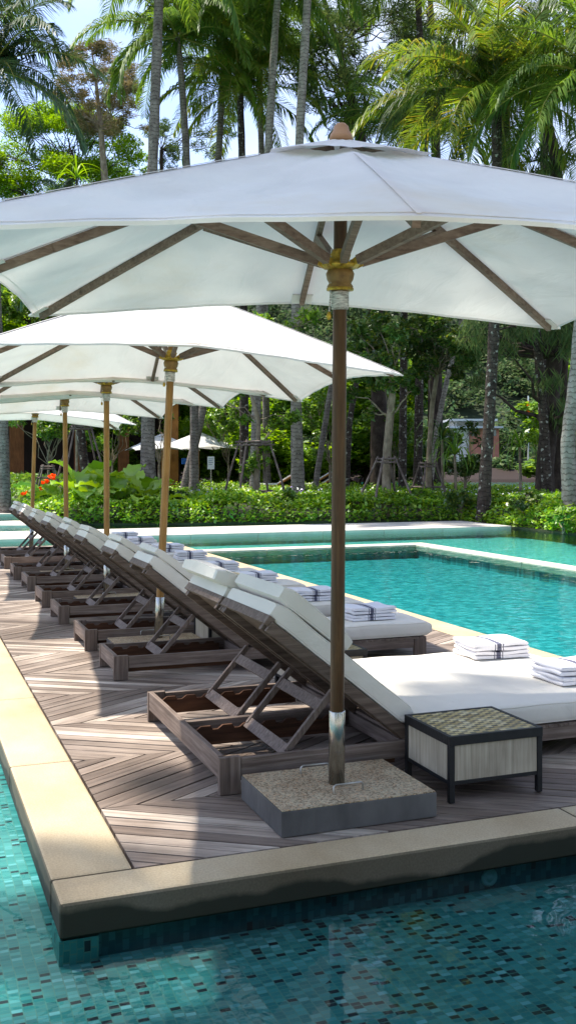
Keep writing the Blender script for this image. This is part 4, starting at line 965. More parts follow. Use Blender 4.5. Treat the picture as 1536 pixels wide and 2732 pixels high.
palm('coconut palm with broad sunlit fronds reaching in from the right edge of the view', [(1590,215,0.09),(1560,700,0.10),(1536,1000,0.105),(1512,1180,0.11),(1520,1330,0.13)], 15.5, 'palm_leaf', 2, 0.85, 1.0, 'palm_trunk_pale')
palm('coconut palm leaning in from the left edge with drooping dark fronds', [(-25,180,0.09),(-22,500,0.1),(-5,900,0.1),(8,1106,0.105),(12,1270,0.115)], 20, 'palm_leaf_d', 0, 1.0, 3.3)
palm('second coconut palm crown behind the one at the left edge, higher up', [(-120,-20,0.09),(-130,600,0.1)], 22, 'palm_leaf', 1, 1.0, 0.5)
palm('high coconut palm crown between the pale trunks and the big yellowing palm', [(1110,-90,0.08),(1135,400,0.09),(1120,900,0.1)], 26, 'palm_leaf', 1, 0.95, 2.0, 'palm_trunk_dark')
palm('high coconut palm crown cut by the top edge above the big yellowing palm', [(1450,-190,0.08),(1450,500,0.09)], 22, 'palm_leaf_d', 2, 0.95, 3.7, 'palm_trunk_dark')
palm('low coconut palm with hanging fronds beyond the parasol top, right of the finial', [(1085,330,0.07),(1080,600,0.08)], 24, 'palm_leaf', 0, 0.95, 5.5, 'palm_trunk_dark')
palm('coconut palm with leaning pinkish trunk right of the near brown parasol pole', [(930,640,0.06),(900,940,0.062),(880,1048,0.066),(845,1268,0.07)], 24, 'palm_leaf', 2, 0.8, 1.1, 'palm_trunk')
palm('leaning palm with pale banded trunk behind the staked trees', [(1270,620,0.06),(1230,860,0.06),(1190,1020,0.062),(1165,1140,0.066)], 25, 'palm_leaf_d', 0, 0.7, 2.4, 'palm_trunk_pale')
palm('young palm with dark trunk held by wooden props behind the far parasols', [(180,640,0.08),(196,860,0.085),(212,1111,0.095),(220,1200,0.10),(233,1275,0.11)], 22.5, 'palm_leaf_d', 1, 0.75, 4.6, 'palm_trunk_dark')
palm('slim dark palm trunk left of the staked frangipani tree', [(1065,700,0.05),(958,980,0.062),(932,1120,0.066),(925,1265,0.07)], 23, 'palm_leaf_d', 1, 0.7, 1.7, 'palm_trunk_dark')

palm('dense coconut palm crown filling the space between the two pale trunks, high up', [(690,120,0.08),(700,500,0.09)], 29, 'palm_leaf', 0, 1.15, 2.5)
# overhanging palms outside the picture to the left: their crowns shade the near parasol and the front water
def palm_world(label, base, top, size, variant, mat, rot, r=0.1):
    root = thing('palm_tree', label, 'palm tree', (base[0], base[1], 0), 'palm trees around the pool'); mb = MB(); n = 10
    pts = []
    for i in range(n+1):
        t = i/n; pts.append(((top[0]-base[0])*t**1.4, (top[1]-base[1])*t**1.4, -0.5 + (top[2]+0.5)*t))
    mb.tube(pts, [r*(1.5-0.6*i/n) for i in range(n+1)], 12); mb.build('trunk', M['palm_trunk'], root)
    so, sr = palm_cache[(variant, mat)]; o = so.copy(); COL.objects.link(o); o.parent = root; rr = sr.copy(); COL.objects.link(rr); rr.parent = o
    o.location = tuple(c*S for c in pts[-1]); o.scale = (size,)*3; o.rotation_euler = (0, 0, rot)
palm_world('leaning coconut palm beside the pool whose crown shades the near parasol', (-8.0,5.0), (-1.35,4.6,9.8), 0.8, 0, 'palm_leaf', 1.0)
palm_world('tall coconut palm standing to the side of the foreground water', (12.5,1.0), (3.9,3.3,11.5), 1.1, 1, 'palm_leaf', 2.7)

# broad-leaved trees --------------------------------------------
def at(px, py, Y, base=None):
    b, a, z = F(px, py, Y)
    return (b-base[0], a-base[1], z) if base is not None else (b, a, z)
def px_tree(name, label, cat, base_px, Y, trunk, clumps, leaf, bark, **kw):
    """trunk: [(px,py,r)] bottom to top; clumps: [(px,py,dY,radius_px)]"""
    base = G(base_px, Y)[:2]
    T = [(0,0,-0.02, trunk[0][2]*1.25)] + [(*at(px, py, Y, base), r) for px, py, r in trunk]
    C = [(*at(px, py, Y+dY, base), rp*Y/FPX) for px, py, dY, rp in clumps]
    return tree(name, label, cat, base, T, C, leaf, bark, **kw)
def scatter_clumps(cx, cy, rx, ry, n, r, seed, dY=1.5):
    g = random.Random(seed); out = []
    for _ in range(n):
        t = g.uniform(0, 6.283); q = math.sqrt(g.random()); out.append((cx+math.cos(t)*rx*q, cy+math.sin(t)*ry*q, g.uniform(-dY, dY), r*g.uniform(0.7, 1.3)))
    return out
px_tree('shade_tree', 'wide spreading bright green tree behind the left end of the near parasol', 'tree', 170, 38, [(175,1100,0.2),(180,800,0.17),(170,600,0.14),(190,480,0.1)],
        scatter_clumps(130,430,230,150,60,48,1,2.0) + [(330,380,0,38),(380,420,0,30),(300,330,0,40),(130,300,0,45),(40,310,0,45),(220,300,0,36),(400,460,1,26),(60,600,0,60),(200,620,0,60),(330,560,0,50),(-30,480,0,70)],
        M['leaf_bright'], M['bark_dark'], llen=0.055, lwid=0.024, dens=0.9, seed=3, up=0.9, squash=0.6)
px_tree('casuarina_tree', 'tan feathery casuarina against the sky between the left palms', 'tree', 300, 36, [(300,1000,0.2),(290,600,0.15),(270,350,0.1),(255,200,0.05),(245,130,0.02)],
        scatter_clumps(260,235,110,120,44,30,5,1.2) + [(350,300,0,22),(190,210,0,24),(310,190,0,20),(390,340,0,18)], M['needle_tan'], M['bark'], llen=0.13, lwid=0.013, dens=1.1, seed=4, hang=0.1, up=0.0, squash=0.6)
px_tree('casuarina_tree', 'thin blue green casuarina between the dark trunks above the near parasol', 'tree', 440, 38, [(440,1000,0.15),(436,600,0.12),(430,400,0.06)],
        scatter_clumps(430,410,40,90,12,26,6,1.0) + scatter_clumps(560,330,70,80,10,24,8,1.0), M['needle'], M['bark_dark'], llen=0.13, lwid=0.013, dens=0.8, seed=5, hang=0.2, up=0.0)
px_tree('casuarina_tree', 'tall wispy casuarina with dark slanting limbs beyond the parasol finial', 'tree', 1010, 27, [(1010,1000,0.2),(985,600,0.17),(960,350,0.13),(900,120,0.08),(850,-50,0.05)],
        scatter_clumps(900,150,110,190,30,42,7,2.0) + scatter_clumps(1020,60,110,120,16,40,17,2.0), M['needle'], M['bark_dark'], llen=0.13, lwid=0.012, dens=0.8, seed=6, hang=0.5, up=0.0)
px_tree('casuarina_tree', 'wispy casuarina with dark upright trunk left of the big yellowing palm', 'tree', 1160, 29, [(1160,1000,0.2),(1165,600,0.16),(1160,300,0.12),(1150,60,0.09),(1140,-120,0.05)],
        scatter_clumps(1150,160,120,200,30,44,9,2.0) + scatter_clumps(1010,330,110,70,12,40,10,2.0), M['needle'], M['bark_dark'], llen=0.13, lwid=0.012, dens=0.8, seed=7, hang=0.5, up=0.0)
px_tree('casuarina_tree', 'dark casuarina with massive trunk at the right, needles hanging over the hedge', 'tree', 1452, 19, [(1452,1250,0.17),(1462,1150,0.17),(1478,950,0.155),(1500,700,0.14),(1480,420,0.11),(1440,250,0.08)],
        scatter_clumps(1330,900,90,70,16,46,11,1.6) + scatter_clumps(1470,880,80,80,12,44,12,1.6) + scatter_clumps(1440,440,80,50,8,30,13,1.0) + scatter_clumps(1500,1050,50,90,8,40,14,1.0) + [(1280,1010,0.6,40),(1240,960,0.8,44)],
        M['needle'], M['bark_dark'], llen=0.14, lwid=0.011, dens=0.9, seed=8, hang=1.2, up=0.0)
px_tree('casuarina_tree', 'second dark casuarina trunk beside the massive one, half hidden', 'tree', 1490, 20.5, [(1488,1250,0.11),(1500,1000,0.10),(1520,700,0.09)],
        scatter_clumps(1540,760,80,120,12,44,15,1.2), M['needle'], M['bark_dark'], llen=0.14, lwid=0.011, dens=0.9, seed=9, hang=1.2, up=0.0)
px_tree('staked_tree', 'forked tan trunk tree with dark leaves, held by wooden props behind the hedge', 'tree', 1030, 18.8, [(1030,1290,0.085),(1032,1200,0.08),(1040,1110,0.075),(1048,1030,0.06)],
        scatter_clumps(1000,940,90,90,20,40,21,1.2) + [(940,1050,0,34),(985,1100,0.4,26),(925,980,0,36),(1070,1010,0,30),(1100,1040,0,22),(955,880,0,45)], M['leaf_dark'], M['bark'], llen=0.055, lwid=0.026, dens=1.25, seed=21)
px_tree('staked_tree', 'slim pale trunk tree with yellow tinged dark leaves, right of the forked tan one', 'tree', 1143, 20.5, [(1142,1260,0.06),(1145,1180,0.05),(1152,1080,0.05),(1165,1000,0.042)],
        scatter_clumps(1170,920,100,80,22,38,22,1.2) + [(1100,870,0,40),(1120,990,0,26),(1215,1000,0,26),(1250,900,0,36)], M['leaf_dark'], M['bark'], llen=0.05, lwid=0.024, dens=1.15, seed=22)
px_tree('frangipani_tree', 'light green frangipani with several thin stems inside a tall stake frame', 'tree', 683, 20.0, [(683,1280,0.055),(688,1200,0.05),(690,1120,0.045),(668,1050,0.035),(665,980,0.03)],
        [(760,1118,0,32),(735,1130,0,26),(785,1110,0.2,22),(690,1230,0,34),(665,1255,0,26),(705,1195,0,24),(640,1040,0,30),(600,1000,0,36),(560,960,0,40),(640,900,0,46),(700,860,0,46),(760,880,0,44),(820,850,0,42),(600,860,0,40),(655,1120,0,16),(820,920,0,30),(730,960,0.3,30),(535,1030,0.3,26),(585,1075,0.3,22),(470,1000,0.3,36)],
        M['leaf_mid'], M['bark'], llen=0.085, lwid=0.03, dens=0.9, seed=23, up=0.8)
for (px, Y, cl, lab, mt, sd) in (
    (130, 27, scatter_clumps(110,1120,110,50,14,30,31,0.8), 'leafy green bush with bare twisting stems in front of the brown pavilion, far left', 'leaf_mid', 31),
    (300, 27.5, scatter_clumps(300,1130,90,55,13,28,32,0.8), 'green bush with pale forked stems between the third and fourth parasol poles', 'leaf_mid', 32),
    (425, 27, scatter_clumps(395,1090,60,50,9,26,33,0.8), 'dark green bush behind the second parasol pole', 'leaf_dark', 33),
    (610, 29, scatter_clumps(600,1130,70,60,10,26,34,0.8), 'sunlit bush behind the small white parasols', 'leaf_mid', 34),
    (880, 26, scatter_clumps(860,1130,60,80,12,30,35,0.8), 'green bush right of the near brown pole, among leaning trunks', 'leaf_mid', 35),
    (1240, 22, scatter_clumps(1240,1200,60,60,13,26,36,0.8), 'dense dark green bush with reddish leaves right of the slim staked tree', 'leaf_dark', 36),
    (1050, 27, scatter_clumps(1060,1170,70,70,12,28,37,0.8), 'light green bush behind the two staked trees', 'leaf_mid', 37),
    (1440, 24, scatter_clumps(1450,1150,36,50,9,24,38,0.8), 'bright shrub below the dark casuarina near the lagoon', 'leaf_bright', 38)):
    px_tree('bush', lab, 'bush', px, Y, [(px,1290,0.035),(px,1240,0.03)], cl, M[mt], M['bark'], llen=0.055, lwid=0.024, dens=1.2, seed=sd)
rb = random.Random(5)
# belt of trees closing the garden (each its own tree)
belt = []
for i in range(17):
    px = -120 + i*108 + rb.uniform(-25, 25); Y = rb.uniform(36, 45)
    if px > 830: Y = 30.5; hgt = rb.uniform(4.0, 5.2)
    else: hgt = rb.uniform(5.5, 8.5)
    belt.append((px, Y, hgt))
BL_LABEL = ['at the far left', 'behind the bright spreading tree', 'behind the brown pavilion', 'behind the propped palm', 'behind the tall ringed palm', 'behind the small white parasols', 'right of the small white parasols', 'behind the frangipani', 'left of the near brown pole', 'behind the near brown pole', 'right of the near brown pole', 'behind the forked staked tree', 'behind the slim staked tree', 'left of the hillside house', 'right of the hillside house', 'behind the massive casuarina', 'at the far right']
for i, (px, Y, py, mt, lab) in enumerate(((470,18.6,1325,'leaf_dark','dark glossy shrub in the hedge right of the second golden pole'),(575,18.2,1335,'leaf_bright','yellow green shrub in the hedge below the notice board'),(760,18.3,1330,'leaf_mid','rounded shrub in the hedge left of the near brown pole'),(955,18.0,1350,'leaf_bright','yellow green shrub low in the hedge right of the near brown pole'),(1105,18.6,1325,'leaf_mid','shrub in the hedge between the two staked trees'),(1230,17.6,1330,'leaf_dark','dark shrub in the hedge before the mottled palm trunk'),(1395,16.2,1330,'leaf_dark','dark bushy shrub at the foot of the massive casuarina'),(1500,14.6,1370,'leaf_mid','leafy shrub at the pool edge under the right edge palm'))):
    px_tree('shrub', lab, 'shrub', px, Y, [(px,py+40,0.012),(px,py+10,0.01)], scatter_clumps(px,py+5,42,20,7,20,90+i,0.4), M[mt], M['bark'], llen=0.045+0.01*(i%3), lwid=0.022, dens=1.2, seed=200+i, group='mixed shrubs in the hedge')
protob = {}
for i, (px, Y, hgt) in enumerate(belt):
    lab = 'dark green background tree ' + BL_LABEL[i]; k = i % 4; base = G(px, Y)[:2]
    if 1090 < px < 1560: continue
    if k not in protob:
        g = random.Random(40+k); C = []
        for _ in range(30):
            t = g.uniform(0, 6.28); q = math.sqrt(g.random())*2.6; z = g.uniform(0.9, 6.6); q *= 0.55 + 0.45*math.sin(min(1, z/6.6)*math.pi)
            C.append((q*math.cos(t), q*math.sin(t), z, g.uniform(0.6, 1.0)))
        protob[k] = tree('background_tree', lab, 'tree', base, [(0,0,-0.02,0.22),(0.1,0,1.5,0.18),(0,0.1,3.5,0.14),(0.1,0,5.5,0.07)], C, M['leaf_bright'] if k % 2 else M['leaf_mid'], M['bark_dark'], llen=0.12, lwid=0.055, dens=0.9, seed=60+k, group='background trees closing the garden')
        protob[k].scale = (1,1,hgt/7.0)
    else:
        c = subtree(protob[k], None, (base[0], base[1], 0)); c['label'] = lab; c.rotation_euler = (0,0,g.uniform(0,6.28)); c.scale = (1,1,hgt/7.0)
# unseen trees added behind the camera for darker reflections and a darker coping face
for i, (b, a) in enumerate(((-9,-9), (-2,-12), (5,-10), (12,-7), (17,1))):
    c = subtree(protob[i % 4], None, (b, a, -0.3)); c['label'] = 'tree added unseen behind the viewpoint to darken reflections, number %s along the pool edge' % ['one','two','three','four','five'][i]; c.rotation_euler = (0,0,i*1.3)

# pandanus / strap-leaved plants --------------------------------
def strap_plant(label, px, Y, py_top, n, ll, seed, mat, trunk_r=0.03):
    base = G(px, Y)[:2]; z = F(px, py_top, Y)[2]; rng = np.random.default_rng(seed); root = thing('pandanus_plant', label, 'plant', (base[0], base[1], 0), 'spiky strap-leaved plants')
    mb = MB(); mb.tube([(0,0,-0.02),(0.02,0,z*0.5),(0,0.01,z)], [trunk_r*1.2, trunk_r, trunk_r*0.8], 8); mb.build('stem', M['bark'], root)
    vs = []; fs = []
    for i in range(n):
        az = i*2.4 + rng.normal()*0.2; e = math.radians(85 - 75*i/n + rng.normal()*8); L_ = ll*rng.uniform(0.7, 1.15); p = V(0, 0, z-0.06); w = 0.022; kink = rng.uniform(0.3, 0.8)
        side = V(-math.sin(az), math.cos(az), 0); o = len(vs)
        for j in range(9):
            t = j/8; vs += [p - side*w*(1-t)**0.6, p + side*w*(1-t)**0.6]
            ee = e - (1.9*t if t < kink else 1.9*t+0.7); p = p + V(math.cos(az)*math.cos(ee), math.sin(az)*math.cos(ee), math.sin(ee))*L_/8
            if j: fs.append((o+2*j-2, o+2*j-1, o+2*j+1, o+2*j))
    bulk('leaves', np.array(vs), 2, M[mat], root, fidx=fs)
strap_plant('spiky pandanus with folded hanging leaves on a short stem near the lagoon', 1385, 19.5, 1185, 34, 0.95, 1, 'leaf_mid')
strap_plant('tall spiky pandanus between the slim staked tree and the dark mottled palm', 1178, 21, 1165, 44, 1.0, 2, 'leaf_dark')
strap_plant('spiky pandanus just right of the slim staked tree, leaning outward', 1212, 20.3, 1205, 36, 0.85, 3, 'leaf_mid')
strap_plant('young spiky plant poking up before the bright spreading tree', 205, 26, 470, 22, 1.0, 4, 'leaf_bright')

# hedges and ground cover --------------------------------------
def in_poly(x, y, P):
    ins = np.zeros(len(x), bool); j = len(P)-1
    for i in range(len(P)):
        xi, yi = P[i]; xj, yj = P[j]
        c = ((yi > y) != (yj > y)) & (x < (xj-xi)*(y-yi)/(yj-yi+1e-12)+xi); ins ^= c; j = i
    return ins
def dist_poly(x, y, P):
    d = np.full(len(x), 1e9)
    for i in range(len(P)-1):
        ax, ay = P[i]; bx_, by_ = P[i+1]; dx, dy = bx_-ax, by_-ay
        t = np.clip(((x-ax)*dx+(y-ay)*dy)/(dx*dx+dy*dy), 0, 1); d = np.minimum(d, np.hypot(x-ax-t*dx, y-ay-t*dy))
    return d
def nz2(x, y, s, seed=0):
    r = np.random.default_rng(seed); o = 0
    for k in range(6):
        a = r.uniform(0, 6.28); f = s*r.uniform(0.6, 1.9); o = o + np.sin((x*math.cos(a)+y*math.sin(a))*f + r.uniform(0, 6.28))
    return o/6
def cover(name, label, cat, poly, front, hmax, n, llen, lwid, mat, seed, z0=0.0, rise=0.25, kind='stuff', lump=0.3, up=0.5, hang=0.0):
    rng = np.random.default_rng(seed); P = np.array(poly); lo, hi = P.min(0), P.max(0); xs = []; ys = []
    while sum(map(len, xs)) < n:
        x = rng.uniform(lo[0], hi[0], n*2); y = rng.uniform(lo[1], hi[1], n*2); m = in_poly(x, y, poly); x, y = x[m], y[m]
        d = dist_poly(x, y, front); Yd = x*SA + y*CA; keep = rng.random(len(x)) < np.clip(1.2/(0.4+d), 0.14, 1)*1.0
        xs.append(x[keep]); ys.append(y[keep])
    x = np.concatenate(xs)[:n]; y = np.concatenate(ys)[:n]; d = dist_poly(x, y, front)
    h = hmax*(0.32 + 0.68*np.clip(d/rise, 0, 1)**0.6)*(1 + lump*nz2(x, y, 3.2, seed) + lump*0.6*nz2(x, y, 9.0, seed+1))
    z = z0 + h*(1 - np.abs(rng.normal(size=n))*0.16); frontm = d < rise*0.8; z[frontm] = z0 + h[frontm]*rng.uniform(0.0, 1.0, frontm.sum())
    c = np.stack([x, y, np.maximum(z, z0-0.04)], 1); sz = rng.uniform(0.6, 1.35, n)
    o = bulk(name, leaf_quads(c, llen*sz, lwid*sz, rng, up, hang), 4, M[mat]); tag(o, label, cat, kind=kind); return o
front_edge = [(1.93,17.6),(2.2,17.0),(3.8,16.42),(6.6,15.95),(8.95,15.45),(8.95,13.6),(8.86,11),(8.86,4)]
bed = [(1.93,17.6),(2.2,17.0),(3.8,16.42),(6.6,15.95),(8.95,15.45),(8.95,13.6),(8.86,11),(8.86,4),(12,4),(14.5,12),(16,20),(14,26),(2.7,26),(2.3,20)]
cover('hedge', 'low clipped hedge of bright green leaves along the pool edge', 'hedge', bed, front_edge, 0.40, 120000, 0.038, 0.021, 'leaf_hedge', 1, rise=0.35, lump=0.42)
cover('flowering_ground_cover', 'band of small white and violet flowers on the hedge top', 'flowers', [(4.5,18.3),(9.2,17.3),(10.5,15),(12.5,17),(9.8,19.5),(5,20.5)], [(4.5,18.3),(9.2,17.3),(10.5,15)], 0.44, 900, 0.022, 0.020, 'petal', 2, rise=0.05, lump=0.25)
cover('tall_grass', 'shaggy dark green grass bank across the channel at the far left', 'grass', [(-14,28.7),(2.3,28.6),(2.9,26.5),(4,27),(6,34),(-16,36)], [(-14,28.7),(2.3,28.6),(2.9,26.5)], 0.62, 14000, 0.075, 0.016, 'leaf_mid', 3, rise=0.5, up=0.0)
cover('garden_undergrowth', 'dark low undergrowth covering the garden floor under the trees', 'undergrowth', [(-20,30),(3,27),(14,24),(20,10),(60,12),(60,29.5),(12.5,29.5),(19,46),(-40,46)], [(-20,30),(3,27),(14,24),(20,10)], 0.20, 30000, 0.10, 0.045, 'leaf_mid', 4, rise=0.8)

# broad tropical leaves at the front left of the bed
def broad_plant(label, px, Y, n, ll, seed, mat='leaf_big', grp='broad-leaved plants at the pool edge'):
    b, a = G(px, Y)[:2]; rng = np.random.default_rng(seed); root = thing('broad_leaf_plant', label, 'plant', (b, a, 0), grp); vs = []; fs = []; st = MB()
    for i in range(n):
        az = i*2.4 + rng.normal()*0.3; e = math.radians(rng.uniform(35, 80)); sl = ll*rng.uniform(0.6, 1.1); p0 = V(0,0,0.02); d = V(math.cos(az)*math.cos(e), math.sin(az)*math.cos(e), math.sin(e)); p1 = p0 + d*sl*1.0
        st.tube([p0, p0+d*sl*0.5, p1], [0.012, 0.009, 0.006], 5, cap=False); L_ = sl*rng.uniform(0.75, 1.0); side = V(-math.sin(az), math.cos(az), 0); p = p1 - d*L_*0.12; o = len(vs); k = 10; W_ = L_*0.36
        for j in range(k+1):
            t = j/k; w = W_*math.sin(math.pi*min(1, t*0.9+0.1))**0.75 if j < k else 0.002; ee = e - 1.5*t; wav = 0.03*math.sin(t*25+i)
            nn = V(-math.cos(az)*math.sin(ee), -math.sin(az)*math.sin(ee), math.cos(ee))
            vs += [p - side*w + nn*(w*0.35+wav), p - side*w*0.5 + nn*w*0.12, p, p + side*w*0.5 + nn*w*0.12, p + side*w + nn*(w*0.35-wav)]
            p = p + V(math.cos(az)*math.cos(ee), math.sin(az)*math.cos(ee), math.sin(ee))*L_/k
            if j:
                for q in range(4): fs.append((o+5*(j-1)+q, o+5*(j-1)+q+1, o+5*j+q+1, o+5*j+q))
    st.build('stalks', M['rachis'], root); bulk('leaves', np.array(vs), 5, M[mat], root, fidx=fs)
for i, (px, Y, n, ll, lab) in enumerate(((165,18.6,11,0.62,'left of the third parasol pole'),(215,18.0,12,0.70,'between the third and fourth parasol poles, brightest'),(255,18.8,11,0.68,'just left of the third golden pole'),(325,18.0,12,0.66,'right of the third golden pole'),(365,18.9,10,0.60,'in front of the tall ringed trunk'),(395,17.8,10,0.52,'beside the second golden pole'))):
    broad_plant('bright broad-leaved plant at the pool edge, ' + lab, px, Y, n, ll, 70+i)
# orange canna flowers
for i, (px, py, Y, lab) in enumerate(((102,1307,20,'lowest on the left'),(122,1285,21.5,'largest cluster'),(142,1272,22,'beside the propped palm'),(70,1318,20.5,'nearest the fifth pole'),(212,1278,22,'at the foot of the propped palm'),(252,1270,22,'right of the propped palm'))):
    b, a, z = F(px, py, Y); rng = np.random.default_rng(80+i); root = thing('canna_flower', 'orange flowering canna behind the broad leaves, ' + lab, 'flower', (b, a, 0), 'orange cannas')
    mb = MB(); mb.tube([(0,0,0),(0.01,0,z*0.5),(0,0,z)], 0.008, 5); mb.build('stem', M['rachis'], root)
    c = blob((0,0,z), 0.085, 30, rng, 0.7); bulk('petals', leaf_quads(c, 0.04, 0.026, rng, 0.3), 4, M['orange'], root)
    c = blob((0,0,z*0.5), 0.16, 60, rng, 1.2); bulk('leaves', leaf_quads(c, 0.11, 0.035, rng, 0.2), 4, M['leaf_mid'], root)
strap_plant('yellow green dracaena in the hedge front below the broad leaves', 250, 17.4, 1355, 18, 0.30, 9, 'leaf_big', 0.014)

# stake frames --------------------------------------------------
def stake_frame(label, px, Y, top, low, hw_top, hw_low, py_base=None):
    """four poles leaning in, tied by crossbars: top/low are the bar heights in picture rows"""
    base = G(px, Y)[:2]; root = thing('stake_frame', label, 'tree stakes', (base[0], base[1], 0), 'wooden stake frames round the young trees')
    zt, zl = F(px, top, Y)[2], F(px, low, Y)[2]; wt, wl = hw_top*Y/FPX, hw_low*Y/FPX; rng = np.random.default_rng(int(px)); wb_ = wl*(1+ (zl)/(zt-zl)*(1-wt/wl)) if zt != zl else wl
    wb_ = wl + (wl-wt)*zl/(zt-zl)
    for sx, sy in ((-1,-1),(1,-1),(1,1),(-1,1)):
        mb = MB(); mid = V(sx*(wb_+wt)/2, sy*(wb_+wt)/2, zt/2) + rng.normal(size=3)*0.012
        mb.tube([(sx*wb_, sy*wb_, -0.02), mid, (sx*wt*0.9, sy*wt*0.9, zt+0.05)], [0.026, 0.023, 0.019], 7); mb.build('stake', M['stick'], root)
    for z, w in ((zt, wt), (zt-0.06, wt*1.05), (zl, wl)):
        e = w*1.22
        for p, q in (((-e,-w,z),(e,-w,z+0.01)), ((-e,w,z+0.01),(e,w,z)), ((-w,-e,z),(-w,e,z+0.01)), ((w,-e,z+0.01),(w,e,z))):
            mb = MB(); mb.tube([p, tuple((V(*p)+V(*q))/2 + rng.normal(size=3)*0.008), q], [0.018, 0.016, 0.017], 6); mb.build('crossbar', M['stick'], root)
stake_frame('tall four-legged stake frame round the frangipani', 678, 19.6, 1180, 1312, 34, 62)
stake_frame('stake frame round the forked tan trunk tree', 1030, 18.4, 1225, 1330, 18, 55)
stake_frame('small stake frame round the slim pale trunk tree', 1141, 20.3, 1237, 1300, 16, 30)
stake_frame('stake frame propping the dark trunk palm on the left', 218, 22.0, 1138, 1300, 22, 60)
stake_frame('low stake frame among the bushes before the brown pavilion', 128, 26, 1245, 1275, 14, 22)

# ---------------------------------------------------------------- pavilion, far parasols, sign, loungers beyond
def pavilion():
    Y = 33; root = thing('wooden_pavilion', 'dark brown timber pavilion with rust coloured columns behind the left bushes', 'pavilion', G(160, Y))
    base = G(160, Y)
    def P(px, z, dy=0): g = G(px, Y+dy); return (g[0]-base[0], g[1]-base[1], z)
    mb = MB(); a, b = P(-260, 0, 2), P(480, 0, 2); mb.beam((a[0],a[1],1.6), (b[0],b[1],1.6), 0.2, 3.2); mb.build('wall', M['dark_in'], root)
    for px, w in ((-60,0.35),(45,0.42),(215,0.35),(458,0.36),(330,0.3)):
        mb = MB(); p = P(px, 0); mb.beam((p[0],p[1],-0.02), (p[0],p[1],3.1), w, w, (1,0,0)); mb.build('column', M['rust'] if px != 458 else M['orange_wood'], root)
    mb = MB(); a, b = P(-300, 3.2, 0.4), P(520, 3.2, 0.4); mb.beam((a[0],a[1],3.25), (b[0],b[1],3.25), 4.2, 0.25); mb.build('roof', M['rust'], root)
pavilion()
src = [o for o in COL.objects if o.name.startswith('parasol') and o.parent is None][2]
for px, Y, rz, lab in ((530, 29.5, 0.3, 'small white parasol with orange pole beyond the hedge, nearer of the two'), (432, 31.5, 0.1, 'small white parasol beyond the hedge, partly behind the second golden pole')):
    g = G(px, Y); c = subtree(src, None, (g[0], g[1], -0.06)); c['label'] = lab; c['group'] = 'small white parasols beyond the hedge'; c.rotation_euler = (0,0,rz)
def sign():
    base = G(563, 25); root = thing('notice_board', 'small white notice board on a post beyond the hedge', 'sign', base); mb = MB()
    mb.box(-0.012,-0.012,-0.02,0.012,0.012,0.85); mb.build('post', M['steel'], root)
    mb = MB(); z0, z1 = F(563,1252,25)[2], F(563,1218,25)[2]; mb.box(-0.085,-0.030,z0,0.085,-0.014,z1); bd = mb.build('board', M['white_paint'], root)
    mb = MB(); z = z1-0.05
    for i in range(4): mb.box(-0.055,-0.0325,z-0.012,0.055-0.02*(i % 2),-0.0305,z); z -= 0.045
    mb.build('printed_lines', M['sign_text'], bd); root.rotation_euler = (0,0,-0.36)
sign()
for i, (px, lab) in enumerate(((748,'left of the pair beyond the frangipani'),(838,'nearer the brown pole'),(865,'rightmost by the brown pole'))):
    base = G(px, 28); root = thing('beach_lounger', 'orange sun lounger with white pad on the lawn, ' + lab, 'sun lounger', base, 'orange sun loungers beyond the hedge'); root.rotation_euler = (0,0,2.6)
    z0 = 0.34
    for x in (-0.5, 0.5):
        for y in (-0.18, 0.16): mb = MB(); mb.box(x, y, -0.02, x+0.03, y+0.03, z0); mb.build('leg', M['orange_wood'], root)
    mb = MB(); mb.box(-0.55,-0.2,z0,0.57,0.2,z0+0.04); mb.beam((0.05,0,z0+0.05),(-0.46,0,z0+0.36),0.40,0.03); mb.build('frame', M['orange_wood'], root)
    mb = MB(); mb.box(0.05,-0.18,z0+0.041,0.56,0.18,z0+0.09); mb.beam((0.05,0,z0+0.085),(-0.47,0,z0+0.40),0.36,0.04); mb.build('pad', M['white_paint'], root, bevel=0.01)
# blue towel hanging by the far parasol
g = G(497, 30); mb = MB(); mb.box(-0.14,-0.02,0.95,0.14,0.02,1.12); o = mb.build('folded_blue_cover', M['blue'], loc=(g[0], g[1], 0), bevel=0.015); tag(o, 'folded bright blue cloth beside the far white parasol', 'cloth')
mb = MB(); mb.box(-0.012,-0.012,-0.02,0.012,0.012,0.96); o = mb.build('rail_post', M['orange_wood'], loc=(g[0], g[1], 0)); tag(o, 'thin timber post carrying the blue cloth', 'post')

